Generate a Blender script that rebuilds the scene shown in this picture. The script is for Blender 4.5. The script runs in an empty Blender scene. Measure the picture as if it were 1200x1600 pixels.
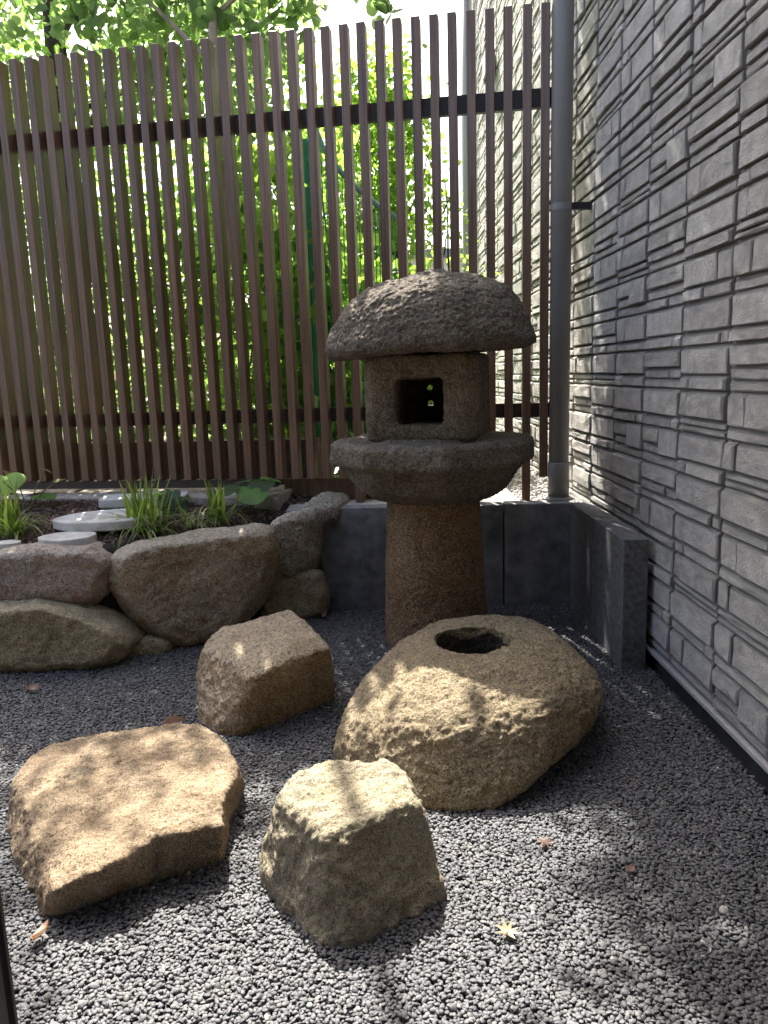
import bpy, bmesh, math, random
import numpy as np
from mathutils import Vector, Matrix

random.seed(7)
RNG = np.random.default_rng(7)
scn = bpy.context.scene
COL = scn.collection

# ------------------------------------------------------------------ camera, sky, sun, exposure
CAM = Vector((0.0, 0.0, 1.47))
R3 = Matrix(((0.99947, 0.03232, -0.00389), (-0.00965, 0.17870, -0.98386), (-0.03110, 0.98337, 0.17892)))
cam_data = bpy.data.cameras.new('camera')
cam = bpy.data.objects.new('camera', cam_data)
COL.objects.link(cam)
cam.matrix_world = Matrix.Translation(CAM) @ R3.to_4x4()
cam_data.sensor_fit = 'VERTICAL'
cam_data.sensor_height = 24.0
cam_data.lens = 18.0
cam_data.clip_start = 0.05
cam_data.clip_end = 500
scn.camera = cam

SUN_AZ, SUN_EL = math.radians(-14), math.radians(54)      # azimuth from +Y towards +X
world = bpy.data.worlds.new("World")
scn.world = world
world.use_nodes = True
wn = world.node_tree
sky = wn.nodes.new('ShaderNodeTexSky')
sky.sky_type = 'NISHITA'
sky.sun_disc = False
sky.sun_elevation = SUN_EL
sky.sun_rotation = SUN_AZ
sky.air_density = 1.0
sky.dust_density = 5.0
sky.ozone_density = 0.1
wn.links.new(sky.outputs[0], wn.nodes['Background'].inputs[0])
wn.nodes['Background'].inputs[1].default_value = 0.13
sl = bpy.data.lights.new('sun', 'SUN')
sl.energy = 5.0
sl.angle = math.radians(0.53)
sl.color = (1.0, 0.94, 0.85)
sun = bpy.data.objects.new('sun', sl)
COL.objects.link(sun)
S_DIR = Vector((math.sin(SUN_AZ) * math.cos(SUN_EL), math.cos(SUN_AZ) * math.cos(SUN_EL), math.sin(SUN_EL)))
sun.rotation_euler = (-S_DIR).to_track_quat('-Z', 'Y').to_euler()
sun.location = S_DIR * 20
scn.view_settings.view_transform = 'Standard'
scn.view_settings.look = 'None'
scn.view_settings.exposure = 1.9
scn.view_settings.gamma = 1.0

# ------------------------------------------------------------------ helpers
def ray(px, py):
    d = R3 @ Vector(((px - 600) / 1200.0, -(py - 800) / 1200.0, -1.0))
    return d
def at(px, py, z=None, Y=None, x=None):
    """the point of the place that stands at photo pixel px,py on a horizontal / cross / wall plane"""
    d = ray(px, py)
    if z is not None: t = (z - CAM.z) / d.z
    elif Y is not None: t = Y / d.y
    else: t = x / d.x
    return CAM + d * t
R3T = R3.transposed()
def proj(p):
    c = R3T @ (Vector(p) - CAM)
    return 600 + 1200 * c.x / -c.z, 800 - 1200 * c.y / -c.z

def mesh_from(name, verts, faces, smooth=False):
    me = bpy.data.meshes.new(name)
    me.from_pydata([tuple(v) for v in verts], [], faces)
    me.update()
    if smooth:
        me.polygons.foreach_set('use_smooth', [True] * len(me.polygons))
    return me
def quick_mesh(name, V, F):
    """numpy arrays: V (n,3), F (m,k) all faces of one size"""
    me = bpy.data.meshes.new(name)
    V = np.asarray(V, np.float32); F = np.asarray(F, np.int32)
    k = F.shape[1]
    me.vertices.add(len(V)); me.vertices.foreach_set('co', V.ravel())
    me.loops.add(F.size); me.loops.foreach_set('vertex_index', F.ravel())
    me.polygons.add(len(F)); me.polygons.foreach_set('loop_start', np.arange(len(F), dtype=np.int32) * k)
    me.update(calc_edges=True); me.validate()
    return me
def obj(name, me, mat=None, parent=None, loc=None):
    o = bpy.data.objects.new(name, me)
    COL.objects.link(o)
    if mat is not None:
        if len(me.materials) == 0: me.materials.append(mat)
    if parent is not None: attach(o, parent)
    if loc is not None: o.location = loc
    return o
ORG = {}
def attach(o, parent):
    o.parent = parent
    if parent.name in ORG:
        o.matrix_parent_inverse = Matrix.Translation(-Vector(ORG[parent.name]))
def thing(name, label, cat, loc=(0, 0, 0), group=None):
    o = bpy.data.objects.new(name, None)
    o.empty_display_size = 0.1
    COL.objects.link(o)
    o.location = loc
    ORG[o.name] = tuple(loc)
    return tag(o, label, cat, group)
def tag(o, label, cat, group=None, kind=None):
    o['label'] = label; o['category'] = cat
    if group: o['group'] = group
    if kind: o['kind'] = kind
    return o
def struct(o, kind='structure', label=None, cat=None):
    o['kind'] = kind
    if label: o['label'] = label
    if cat: o['category'] = cat
    return o

def box(c0, c1):
    (x0, y0, z0), (x1, y1, z1) = c0, c1
    v = [(x0,y0,z0),(x1,y0,z0),(x1,y1,z0),(x0,y1,z0),(x0,y0,z1),(x1,y0,z1),(x1,y1,z1),(x0,y1,z1)]
    f = [(0,3,2,1),(4,5,6,7),(0,1,5,4),(1,2,6,5),(2,3,7,6),(3,0,4,7)]
    return v, f
def bevel_box_mesh(name, c0, c1, b, seg=2):
    v, f = box(c0, c1)
    bm = bmesh.new()
    vs = [bm.verts.new(p) for p in v]
    for q in f: bm.faces.new([vs[i] for i in q])
    if b > 0: bmesh.ops.bevel(bm, geom=list(bm.edges), offset=b, segments=seg, profile=0.6, affect='EDGES')
    me = bpy.data.meshes.new(name); bm.to_mesh(me); bm.free()
    return me
def tube(points, radii, sides=10, caps=True):
    V, F = [], []
    pts = [Vector(p) for p in points]
    n = len(pts)
    prev = None
    for i, p in enumerate(pts):
        d = (pts[min(i+1, n-1)] - pts[max(i-1, 0)]).normalized()
        a = d.orthogonal().normalized() if prev is None else (prev - d * prev.dot(d)).normalized()
        prev = a
        b = d.cross(a)
        r = radii[i] if hasattr(radii, '__len__') else radii
        for k in range(sides):
            t = 2 * math.pi * k / sides
            V.append(p + (a * math.cos(t) + b * math.sin(t)) * r)
    for i in range(n - 1):
        for k in range(sides):
            k2 = (k + 1) % sides
            F.append((i*sides+k, i*sides+k2, (i+1)*sides+k2, (i+1)*sides+k))
    if caps:
        F.append(tuple(range(sides))[::-1]); F.append(tuple((n-1)*sides + k for k in range(sides)))
    return V, F
def merge(parts):
    V, F = [], []
    for v, f in parts:
        o = len(V)
        V += [tuple(p) for p in v]
        F += [tuple(i + o for i in q) for q in f]
    return V, F

# vectorised gradient noise
_P = np.random.default_rng(3).permutation(256).astype(np.int64)
_P = np.concatenate([_P, _P, _P])
_G = np.random.default_rng(4).normal(size=(256, 3)); _G /= np.linalg.norm(_G, axis=1)[:, None]
def pnoise(P):
    Pi = np.floor(P).astype(np.int64); Pf = P - Pi
    u = Pf * Pf * Pf * (Pf * (Pf * 6 - 15) + 10)
    Pi &= 255
    res = 0
    for dx in (0, 1):
        wx = u[:, 0] if dx else 1 - u[:, 0]
        for dy in (0, 1):
            wy = u[:, 1] if dy else 1 - u[:, 1]
            for dz in (0, 1):
                wz = u[:, 2] if dz else 1 - u[:, 2]
                h = _P[_P[_P[(Pi[:, 0] + dx) & 255] + ((Pi[:, 1] + dy) & 255)] + ((Pi[:, 2] + dz) & 255)]
                g = _G[h]
                d = g[:, 0] * (Pf[:, 0] - dx) + g[:, 1] * (Pf[:, 1] - dy) + g[:, 2] * (Pf[:, 2] - dz)
                res = res + wx * wy * wz * d
    return res
def fbm(P, scale, octaves=4, gain=0.5, ridged=False):
    a, s, out = 1.0, scale, 0
    for k in range(octaves):
        n = pnoise(P * s + 17.3 * k + 5.1)
        if ridged: n = 0.35 - np.abs(n) * 1.6
        out = out + a * n
        a *= gain; s *= 2.07
    return out

def hull_mesh(pts):
    bm = bmesh.new()
    for p in pts: bm.verts.new(p)
    r = bmesh.ops.convex_hull(bm, input=list(bm.verts))
    bmesh.ops.delete(bm, geom=list(set(g for g in r['geom_interior'] + r['geom_unused'] if isinstance(g, bmesh.types.BMVert))), context='VERTS')
    bmesh.ops.recalc_face_normals(bm, faces=list(bm.faces))
    bm.verts.index_update()
    V = [v.co.copy() for v in bm.verts]; F = [tuple(v.index for v in f.verts) for f in bm.faces]
    bm.free()
    return V, F
def solid(name, hulls, steps, cutter=None):
    """union of convex lumps, evened out by voxel remesh and smoothing steps [(voxel, smooth iterations), ...]"""
    V, F = merge([hull_mesh(h) for h in hulls])
    me = mesh_from(name + '_raw', V, F)
    o = bpy.data.objects.new(name + '_raw', me)
    COL.objects.link(o)
    co = None
    for k, (vox, it) in enumerate(steps):
        if cutter is not None and k == len(steps) - 1:
            co = bpy.data.objects.new(name + '_cut', mesh_from(name + '_cut', *cutter)); COL.objects.link(co)
            b = o.modifiers.new('b', 'BOOLEAN'); b.operation = 'DIFFERENCE'; b.solver = 'EXACT'; b.object = co
        m = o.modifiers.new('r', 'REMESH'); m.mode = 'VOXEL'; m.voxel_size = vox
        if it:
            s = o.modifiers.new('s', 'SMOOTH'); s.factor = 0.5; s.iterations = it
    dg = bpy.context.evaluated_depsgraph_get()
    out = bpy.data.meshes.new_from_object(o.evaluated_get(dg))
    bpy.data.objects.remove(o); bpy.data.meshes.remove(me)
    if co is not None:
        cm = co.data; bpy.data.objects.remove(co); bpy.data.meshes.remove(cm)
    out.name = name
    return out
def rough(me, layers, seed=0.0, extra=None):
    n = len(me.vertices)
    P = np.empty(n * 3, np.float32); me.vertices.foreach_get('co', P); P = P.reshape(-1, 3).astype(float)
    for (amp, scale, octv, ridged) in layers:
        N = np.empty(n * 3, np.float32); me.vertices.foreach_get('normal', N); N = N.reshape(-1, 3)
        P = P + N * (amp * fbm(P + seed, scale, octv, 0.55, ridged))[:, None]
        me.vertices.foreach_set('co', P.astype(np.float32).ravel()); me.update()
    if extra is not None:
        P = extra(P)
        me.vertices.foreach_set('co', P.astype(np.float32).ravel()); me.update()
    me.polygons.foreach_set('use_smooth', [True] * len(me.polygons))
    me.update()
    return me

# ------------------------------------------------------------------ materials
def new_mat(name):
    m = bpy.data.materials.new(name); m.use_nodes = True
    nt = m.node_tree
    return m, nt, nt.nodes['Principled BSDF']
def nd(nt, typ, **kw):
    n = nt.nodes.new(typ)
    for k, v in kw.items():
        if k.startswith('i_'):
            key = k[2:].replace('_', ' ')
            n.inputs[key].default_value = v
        else: setattr(n, k, v)
    return n
def ramp(nt, src, stops):
    r = nt.nodes.new('ShaderNodeValToRGB')
    els = r.color_ramp.elements
    while len(els) < len(stops): els.new(0.5)
    for e, (p, c) in zip(els, stops):
        e.position = p; e.color = (c[0], c[1], c[2], 1) if hasattr(c, '__len__') else (c, c, c, 1)
    nt.links.new(src, r.inputs[0])
    return r.outputs[0]
def mixc(nt, fac, a, b, mode='MIX'):
    m = nt.nodes.new('ShaderNodeMix'); m.data_type = 'RGBA'; m.blend_type = mode
    for sock, v in ((0, fac), (6, a), (7, b)):
        if hasattr(v, 'is_linked'): nt.links.new(v, m.inputs[sock])
        elif hasattr(v, '__len__'): m.inputs[sock].default_value = (*v[:3], 1)
        else: m.inputs[sock].default_value = v
    return m.outputs[2]
def noise_tex(nt, vec, scale, detail=6, rough_=0.6, dist=0.0):
    n = nd(nt, 'ShaderNodeTexNoise', i_Scale=scale, i_Detail=detail, i_Roughness=rough_, i_Distortion=dist)
    nt.links.new(vec, n.inputs['Vector'])
    return n.outputs[0]
def bump(nt, bsdf, srcs):
    prev = None
    for src, strength, dist in srcs:
        b = nd(nt, 'ShaderNodeBump', i_Strength=strength, i_Distance=dist)
        nt.links.new(src, b.inputs['Height'])
        if prev is not None: nt.links.new(prev, b.inputs['Normal'])
        prev = b.outputs[0]
    nt.links.new(prev, bsdf.inputs['Normal'])

def granite(name, dark, mid, light, patch, patch_amt=0.5, grain=130, seed=0.0, bump_s=0.6, top=None, stain=0.6, lichen=0.34):
    m, nt, bs = new_mat(name)
    tc = nt.nodes.new('ShaderNodeTexCoord')
    mp = nd(nt, 'ShaderNodeMapping'); mp.inputs['Location'].default_value = (seed, seed * .7, seed * 1.3)
    nt.links.new(tc.outputs['Object'], mp.inputs['Vector'])
    v = mp.outputs[0]
    big = noise_tex(nt, v, 3.2, 8, 0.62, 0.4)
    base = ramp(nt, big, [(0.3, dark), (0.5, mid), (0.72, light)])
    pt = noise_tex(nt, v, 4.6, 9, 0.66, 0.8)
    pfac = ramp(nt, pt, [(0.48, 0.0), (0.66, patch_amt)])
    base = mixc(nt, pfac, base, patch)
    if top is not None:                      # paler upward faces: light on the stone tops painted into the colour
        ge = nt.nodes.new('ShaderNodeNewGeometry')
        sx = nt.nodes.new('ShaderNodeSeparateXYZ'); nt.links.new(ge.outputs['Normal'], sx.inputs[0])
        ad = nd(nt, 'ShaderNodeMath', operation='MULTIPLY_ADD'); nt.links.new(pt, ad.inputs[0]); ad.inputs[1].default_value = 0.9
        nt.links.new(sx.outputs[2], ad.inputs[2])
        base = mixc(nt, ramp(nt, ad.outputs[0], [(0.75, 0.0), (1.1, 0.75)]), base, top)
    ms = nd(nt, 'ShaderNodeMapping'); ms.inputs['Scale'].default_value = (1, 1, 0.35)
    nt.links.new(v, ms.inputs['Vector'])
    st = noise_tex(nt, ms.outputs[0], 7, 10, 0.7, 0.5)
    base = mixc(nt, ramp(nt, st, [(0.30, stain), (0.52, 0.0)]), base, tuple(c * 0.45 for c in dark))
    lv = noise_tex(nt, v, 6.5, 12, 0.72, 1.8)                       # pale mineral veins and lichen
    lfac = ramp(nt, lv, [(0.455, 0.0), (0.50, lichen), (0.53, lichen * .6), (0.57, 0.0)])
    base = mixc(nt, lfac, base, tuple(min(.6, c * 1.35 + .05) for c in light))
    fine = noise_tex(nt, v, 28, 6, 0.75)
    base = mixc(nt, 0.55, base, mixc(nt, 1.0, base, ramp(nt, fine, [(0.25, .35), (0.75, 1.65)]), 'MULTIPLY'))
    g1 = noise_tex(nt, v, grain, 3, 0.7)
    base = mixc(nt, ramp(nt, g1, [(0.38, 0.9), (0.49, 0.0)]), base, tuple(c * 0.28 for c in mid))
    g2 = noise_tex(nt, v, grain * 1.35, 2, 0.6)
    base = mixc(nt, ramp(nt, g2, [(0.53, 0.0), (0.64, 0.7)]), base, tuple(min(c * 1.5 + .04, .62) for c in light))
    vo = nd(nt, 'ShaderNodeTexVoronoi', i_Scale=grain * 1.1); nt.links.new(v, vo.inputs['Vector'])
    base = mixc(nt, ramp(nt, vo.outputs['Distance'], [(0.1, 0.5), (0.24, 0.0)]), base, tuple(c * 0.25 for c in dark))
    nt.links.new(base, bs.inputs['Base Color'])
    bs.inputs['Roughness'].default_value = 0.88
    bs.inputs['Specular IOR Level'].default_value = 0.25
    b1 = noise_tex(nt, v, 34, 10, 0.72)
    b2 = noise_tex(nt, v, 150, 5, 0.7)
    b0 = noise_tex(nt, v, 13, 12, 0.8, 0.6)
    bump(nt, bs, [(b0, bump_s * 0.7, 0.035), (b1, bump_s, 0.02), (b2, bump_s * 0.8, 0.006)])
    return m

def simple(name, col, rough_=0.6, var=0.25, scale=8, bump_s=0.2, bump_scale=60, metal=0.0, stretch=None, spec=0.4, bdist=0.004):
    m, nt, bs = new_mat(name)
    tc = nt.nodes.new('ShaderNodeTexCoord')
    oi = nt.nodes.new('ShaderNodeObjectInfo')
    mul = nd(nt, 'ShaderNodeVectorMath', operation='SCALE'); mul.inputs['Scale'].default_value = 37.0
    cb = nd(nt, 'ShaderNodeCombineXYZ')
    for i in range(3): nt.links.new(oi.outputs['Random'], cb.inputs[i])
    nt.links.new(cb.outputs[0], mul.inputs[0])
    ad = nd(nt, 'ShaderNodeVectorMath', operation='ADD')
    nt.links.new(tc.outputs['Object'], ad.inputs[0]); nt.links.new(mul.outputs[0], ad.inputs[1])
    v = ad.outputs[0]
    if stretch:
        mp = nd(nt, 'ShaderNodeMapping'); mp.inputs['Scale'].default_value = stretch
        nt.links.new(v, mp.inputs['Vector']); v = mp.outputs[0]
    n = noise_tex(nt, v, scale, 8, 0.62)
    lo = tuple(c * (1 - var) for c in col); hi = tuple(min(1, c * (1 + var)) for c in col)
    c = ramp(nt, n, [(0.3, lo), (0.7, hi)])
    rv = nd(nt, 'ShaderNodeMath', operation='MULTIPLY_ADD'); nt.links.new(oi.outputs['Random'], rv.inputs[0])
    rv.inputs[1].default_value = var * 0.7; rv.inputs[2].default_value = 1 - var * 0.35
    c = mixc(nt, 1.0, c, rv.outputs[0], 'MULTIPLY')
    nt.links.new(c, bs.inputs['Base Color'])
    bs.inputs['Roughness'].default_value = rough_
    bs.inputs['Metallic'].default_value = metal
    bs.inputs['Specular IOR Level'].default_value = spec
    if bump_s > 0:
        b = noise_tex(nt, v, bump_scale, 8, 0.65)
        bump(nt, bs, [(b, bump_s, bdist)])
    return m

def leaf_mat(name, col, trans, var=0.35, tw=0.5):
    m, nt, bs = new_mat(name)
    out = nt.nodes['Material Output']
    ge = nt.nodes.new('ShaderNodeNewGeometry')
    oi = nt.nodes.new('ShaderNodeObjectInfo')
    ad = nd(nt, 'ShaderNodeMath', operation='ADD')
    nt.links.new(ge.outputs['Random Per Island'], ad.inputs[0]); nt.links.new(oi.outputs['Random'], ad.inputs[1])
    fr = nd(nt, 'ShaderNodeMath', operation='FRACT'); nt.links.new(ad.outputs[0], fr.inputs[0])
    c = ramp(nt, fr.outputs[0], [(0, tuple(x * (1 - var) for x in col)), (0.6, col), (1, tuple(x * (1 + var) for x in col))])
    ct = ramp(nt, fr.outputs[0], [(0, tuple(x * (1 - var) for x in trans)), (1, tuple(min(1, x * (1 + var)) for x in trans))])
    nt.links.new(c, bs.inputs['Base Color'])
    bs.inputs['Roughness'].default_value = 0.45
    tr = nt.nodes.new('ShaderNodeBsdfTranslucent'); nt.links.new(ct, tr.inputs[0])
    mx = nt.nodes.new('ShaderNodeMixShader'); mx.inputs[0].default_value = tw
    nt.links.new(bs.outputs[0], mx.inputs[1]); nt.links.new(tr.outputs[0], mx.inputs[2])
    nt.links.new(mx.outputs[0], out.inputs[0])
    return m

M = {}
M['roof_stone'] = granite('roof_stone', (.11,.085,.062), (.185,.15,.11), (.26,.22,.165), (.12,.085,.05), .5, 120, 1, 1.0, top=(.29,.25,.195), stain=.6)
M['box_stone'] = granite('box_stone', (.10,.075,.05), (.18,.14,.09), (.26,.21,.14), (.13,.075,.035), .6, 110, 2, 0.8, stain=.8)
M['pillar_stone'] = granite('pillar_stone', (.13,.072,.038), (.25,.14,.07), (.42,.29,.17), (.24,.11,.042), .85, 105, 3, 0.9, stain=.85, lichen=.12)
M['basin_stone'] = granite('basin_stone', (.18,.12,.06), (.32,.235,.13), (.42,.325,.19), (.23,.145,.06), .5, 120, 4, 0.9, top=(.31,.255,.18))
M['hollow_stone'] = granite('hollow_stone', (.035,.028,.02), (.055,.043,.03), (.08,.065,.045), (.03,.028,.018), .5, 120, 14, 0.8)
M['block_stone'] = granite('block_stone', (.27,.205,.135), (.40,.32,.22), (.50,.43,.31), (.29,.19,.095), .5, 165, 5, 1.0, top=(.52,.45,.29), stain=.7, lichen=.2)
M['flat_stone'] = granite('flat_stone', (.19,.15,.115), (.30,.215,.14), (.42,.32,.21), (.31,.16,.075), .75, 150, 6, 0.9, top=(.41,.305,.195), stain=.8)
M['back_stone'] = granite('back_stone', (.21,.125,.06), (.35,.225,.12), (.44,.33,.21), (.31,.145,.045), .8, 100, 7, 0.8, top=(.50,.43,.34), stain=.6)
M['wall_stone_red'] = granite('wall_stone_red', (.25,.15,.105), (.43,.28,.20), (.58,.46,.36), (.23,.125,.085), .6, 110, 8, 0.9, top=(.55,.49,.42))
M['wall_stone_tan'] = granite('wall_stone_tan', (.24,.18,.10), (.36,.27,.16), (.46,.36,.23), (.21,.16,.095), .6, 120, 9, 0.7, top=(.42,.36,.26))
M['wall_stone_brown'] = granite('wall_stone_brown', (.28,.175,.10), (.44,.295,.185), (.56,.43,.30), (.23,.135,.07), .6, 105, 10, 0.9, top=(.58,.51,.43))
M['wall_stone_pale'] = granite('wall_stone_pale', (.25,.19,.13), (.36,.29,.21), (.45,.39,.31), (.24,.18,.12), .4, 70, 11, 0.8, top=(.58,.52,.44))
M['slat'] = simple('slat', (.150,.084,.052), 0.33, 0.5, 4, 0.15, 30, stretch=(16, 16, 0.45), bdist=0.001, spec=0.55)
M['rail'] = simple('rail', (.055,.038,.032), 0.5, 0.2, 10, 0.1)
M['brick'] = simple('brick', (.445,.43,.405), 0.85, 0.28, 11, 0.9, 55, spec=0.25, bdist=0.018)
M['joint'] = simple('joint', (.27,.265,.26), 0.9, 0.1, 9, 0.3, 60)
M['foundation'] = simple('foundation', (.035,.035,.038), 0.8, 0.3, 12, 0.3, 90)
M['flashing'] = simple('flashing', (.36,.36,.36), 0.45, 0.08, 5, 0.0)
M['pipe'] = simple('pipe', (.22,.21,.205), 0.38, 0.05, 4, 0.0)
M['pipe_far'] = simple('pipe_far', (.36,.36,.35), 0.5, 0.05, 4, 0.0)
M['edging'] = simple('edging', (.19,.19,.19), 0.85, 0.5, 9, 0.6, 150, bdist=0.004)
M['edging_side'] = simple('edging_side', (.14,.14,.14), 0.85, 0.5, 40, 0.7, 170, bdist=0.004)
M['concrete'] = simple('concrete', (.42,.40,.375), 0.9, 0.2, 10, 0.3, 90)
M['disc'] = simple('disc', (.50,.485,.46), 0.85, 0.28, 9, 0.3, 160, bdist=0.002)
M['strip'] = simple('strip', (.36,.32,.275), 0.95, 0.4, 16, 0.9, 70, bdist=0.012)
M['soil'] = simple('soil', (.045,.032,.026), 0.95, 0.5, 14, 1.0, 60, bdist=0.03)
M['chip'] = simple('chip', (.14,.088,.075), 0.9, 0.6, 30, 0.3, 90)
M['dark_wall'] = simple('dark_wall', (.10,.075,.06), 0.9, 0.3, 8, 0.5, 50)
M['earth'] = simple('earth', (.13,.11,.08), 0.95, 0.4, 3, 0.8, 30, bdist=0.02)
M['gravel_bed'] = simple('gravel_bed', (.03,.031,.034), 0.95, 0.3, 60, 0.6, 120)
def pebble_mat():
    m, nt, bs = new_mat('pebble')
    oi = nt.nodes.new('ShaderNodeObjectInfo'); tc = nt.nodes.new('ShaderNodeTexCoord')
    c = ramp(nt, oi.outputs['Random'], [(0, (.055,.057,.064)), (.35, (.088,.091,.099)), (.75, (.115,.118,.124)), (.95, (.125,.125,.128)), (.994, (.14,.137,.132)), (.997, (.33,.32,.30)), (1, (.42,.41,.39))])
    n = noise_tex(nt, tc.outputs['Object'], 1.6, 6, .7)
    c = mixc(nt, .6, c, mixc(nt, 1.0, c, ramp(nt, n, [(.3, .55), (.7, 1.5)]), 'MULTIPLY'))
    nt.links.new(c, bs.inputs['Base Color']); bs.inputs['Roughness'].default_value = .55; bs.inputs['Specular IOR Level'].default_value = .4
    bump(nt, bs, [(noise_tex(nt, tc.outputs['Object'], 3, 5, .6), .2, .05)])
    return m
M['pebble'] = pebble_mat()
M['crushed'] = simple('crushed', (.42,.41,.39), 0.85, 0.35, 40, 0.4, 90)
M['bark'] = simple('bark', (.38,.31,.24), 0.9, 0.4, 6, 0.9, 24, stretch=(3, 3, 0.7), bdist=0.01)
M['bark_dark'] = simple('bark_dark', (.07,.055,.045), 0.9, 0.4, 6, 0.9, 24, stretch=(3, 3, 0.7), bdist=0.01)
M['leaf_mid'] = leaf_mat('leaf_mid', (.075,.125,.03), (.31,.52,.11), tw=.6)
M['leaf_fresh'] = leaf_mat('leaf_fresh', (.085,.125,.018), (.37,.60,.09), tw=0.65)
M['leaf_dark'] = leaf_mat('leaf_dark', (.040,.075,.022), (.12,.22,.04))
M['leaf_blue'] = leaf_mat('leaf_blue', (.10,.16,.07), (.33,.50,.16), tw=.55)
M['grass'] = leaf_mat('grass', (.12,.18,.04), (.36,.50,.08))
M['grass_pale'] = leaf_mat('grass_pale', (.36,.37,.24), (.45,.47,.24), var=0.25)
M['broad'] = leaf_mat('broad', (.15,.30,.08), (.40,.62,.12))
M['broad_dark'] = leaf_mat('broad_dark', (.035,.075,.03), (.08,.16,.04))
M['stalk'] = simple('stalk', (.16,.15,.05), 0.7, 0.2, 10, 0.0)
M['dry_leaf'] = leaf_mat('dry_leaf', (.34,.22,.16), (.30,.18,.10), var=0.2, tw=0.3)
M['red_leaf'] = leaf_mat('red_leaf', (.17,.105,.09), (.30,.10,.06), var=0.2, tw=0.3)
M['yellow_leaf'] = leaf_mat('yellow_leaf', (.30,.26,.14), (.30,.25,.11), var=0.2, tw=0.3)
M['green_wire'] = simple('green_wire', (.03,.24,.12), 0.45, 0.1, 4, 0.0)
M['teal_tube'] = simple('teal_tube', (.20,.33,.30), 0.4, 0.1, 4, 0.0)
M['frame'] = simple('frame', (.016,.016,.018), 0.4, 0.1, 4, 0.0)
M['plaster'] = simple('plaster', (.09,.085,.08), 0.9, 0.1, 5, 0.2)
M['floorwood'] = simple('floorwood', (.12,.075,.045), 0.6, 0.2, 5, 0.1, stretch=(1, 8, 8))
M['far_wall'] = simple('far_wall', (.62,.61,.58), 0.9, 0.08, 3, 0.0)
M['far_roof'] = simple('far_roof', (.18,.19,.20), 0.8, 0.1, 3, 0.0)
M['glass_dark'] = simple('glass_dark', (.04,.05,.06), 0.15, 0.1, 3, 0.0)

# ------------------------------------------------------------------ fence frame of reference
FP = Vector((0.900, 4.821, 0.0))
FD = Vector((-0.9864, 0.1646, 0.0))          # along the fence, to the left
FN = Vector((0.1646, 0.9864, 0.0))           # away from the camera
def fpt(s, v, z): return FP + FD * s + FN * v + Vector((0, 0, z))
PITCH = 0.10766

# ------------------------------------------------------------------ ground and gravel
me = mesh_from('gravel_bed', [(-6, -3, -.012), (1.5, -3, -.012), (1.5, 4.72, -.012), (-6, 4.72, -.012)], [(0, 1, 2, 3)])
struct(obj('gravel_bed', me, M['gravel_bed']))
me = mesh_from('ground', [(-40, -20, -.05), (40, -20, -.05), (40, 80, -.05), (-40, 80, -.05)], [(0, 1, 2, 3)])
struct(obj('ground', me, M['earth']))
v, f = merge([box((-30, 4.90, -.04), (-.45, 60, .60)), box((-.45, 4.78, -.04), (1.34, 60, .585)), box((1.34, 11.0, -.04), (30, 60, .597))])
struct(obj('raised_ground', mesh_from('raised_ground', v, f), M['earth']))

def scatter(name, P, rot, scl, mat, sub=2, kind='stuff', label=None, cat=None):
    me = bpy.data.meshes.new(name)
    n = len(P)
    me.vertices.add(n); me.vertices.foreach_set('co', np.asarray(P, np.float32).ravel())
    for nm, arr in (('rot', rot), ('scl', scl)):
        a = me.attributes.new(nm, 'FLOAT_VECTOR', 'POINT'); a.data.foreach_set('vector', np.asarray(arr, np.float32).ravel())
    o = obj(name, me)
    me.materials.append(mat)
    ng = bpy.data.node_groups.new(name + '_nodes', 'GeometryNodeTree')
    ng.interface.new_socket('Geometry', in_out='INPUT', socket_type='NodeSocketGeometry')
    ng.interface.new_socket('Geometry', in_out='OUTPUT', socket_type='NodeSocketGeometry')
    gi = ng.nodes.new('NodeGroupInput'); go = ng.nodes.new('NodeGroupOutput')
    ip = ng.nodes.new('GeometryNodeInstanceOnPoints')
    ic = ng.nodes.new('GeometryNodeMeshIcoSphere'); ic.inputs['Radius'].default_value = 1.0; ic.inputs['Subdivisions'].default_value = sub
    sm = ng.nodes.new('GeometryNodeSetMaterial'); sm.inputs['Material'].default_value = mat
    ss = ng.nodes.new('GeometryNodeSetShadeSmooth')
    ng.links.new(ic.outputs['Mesh'], ss.inputs[0]); ng.links.new(ss.outputs[0], sm.inputs['Geometry'])
    ng.links.new(gi.outputs[0], ip.inputs['Points']); ng.links.new(sm.outputs[0], ip.inputs['Instance'])
    for nm, sock in (('rot', 'Rotation'), ('scl', 'Scale')):
        na = ng.nodes.new('GeometryNodeInputNamedAttribute'); na.data_type = 'FLOAT_VECTOR'; na.inputs['Name'].default_value = nm
        ng.links.new(na.outputs[0], ip.inputs[sock])
    ng.links.new(ip.outputs[0], go.inputs[0])
    md = o.modifiers.new('scatter', 'NODES'); md.node_group = ng
    struct(o, kind, label, cat)
    return o
def jgrid(x0, x1, y0, y1, d, jit=0.55):
    xs = np.arange(x0, x1, d); ys = np.arange(y0, y1, d * 0.87)
    X, Y = np.meshgrid(xs, ys); X[1::2] += d / 2
    P = np.stack([X.ravel(), Y.ravel()], 1)
    return P + RNG.uniform(-jit, jit, P.shape) * d
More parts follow.
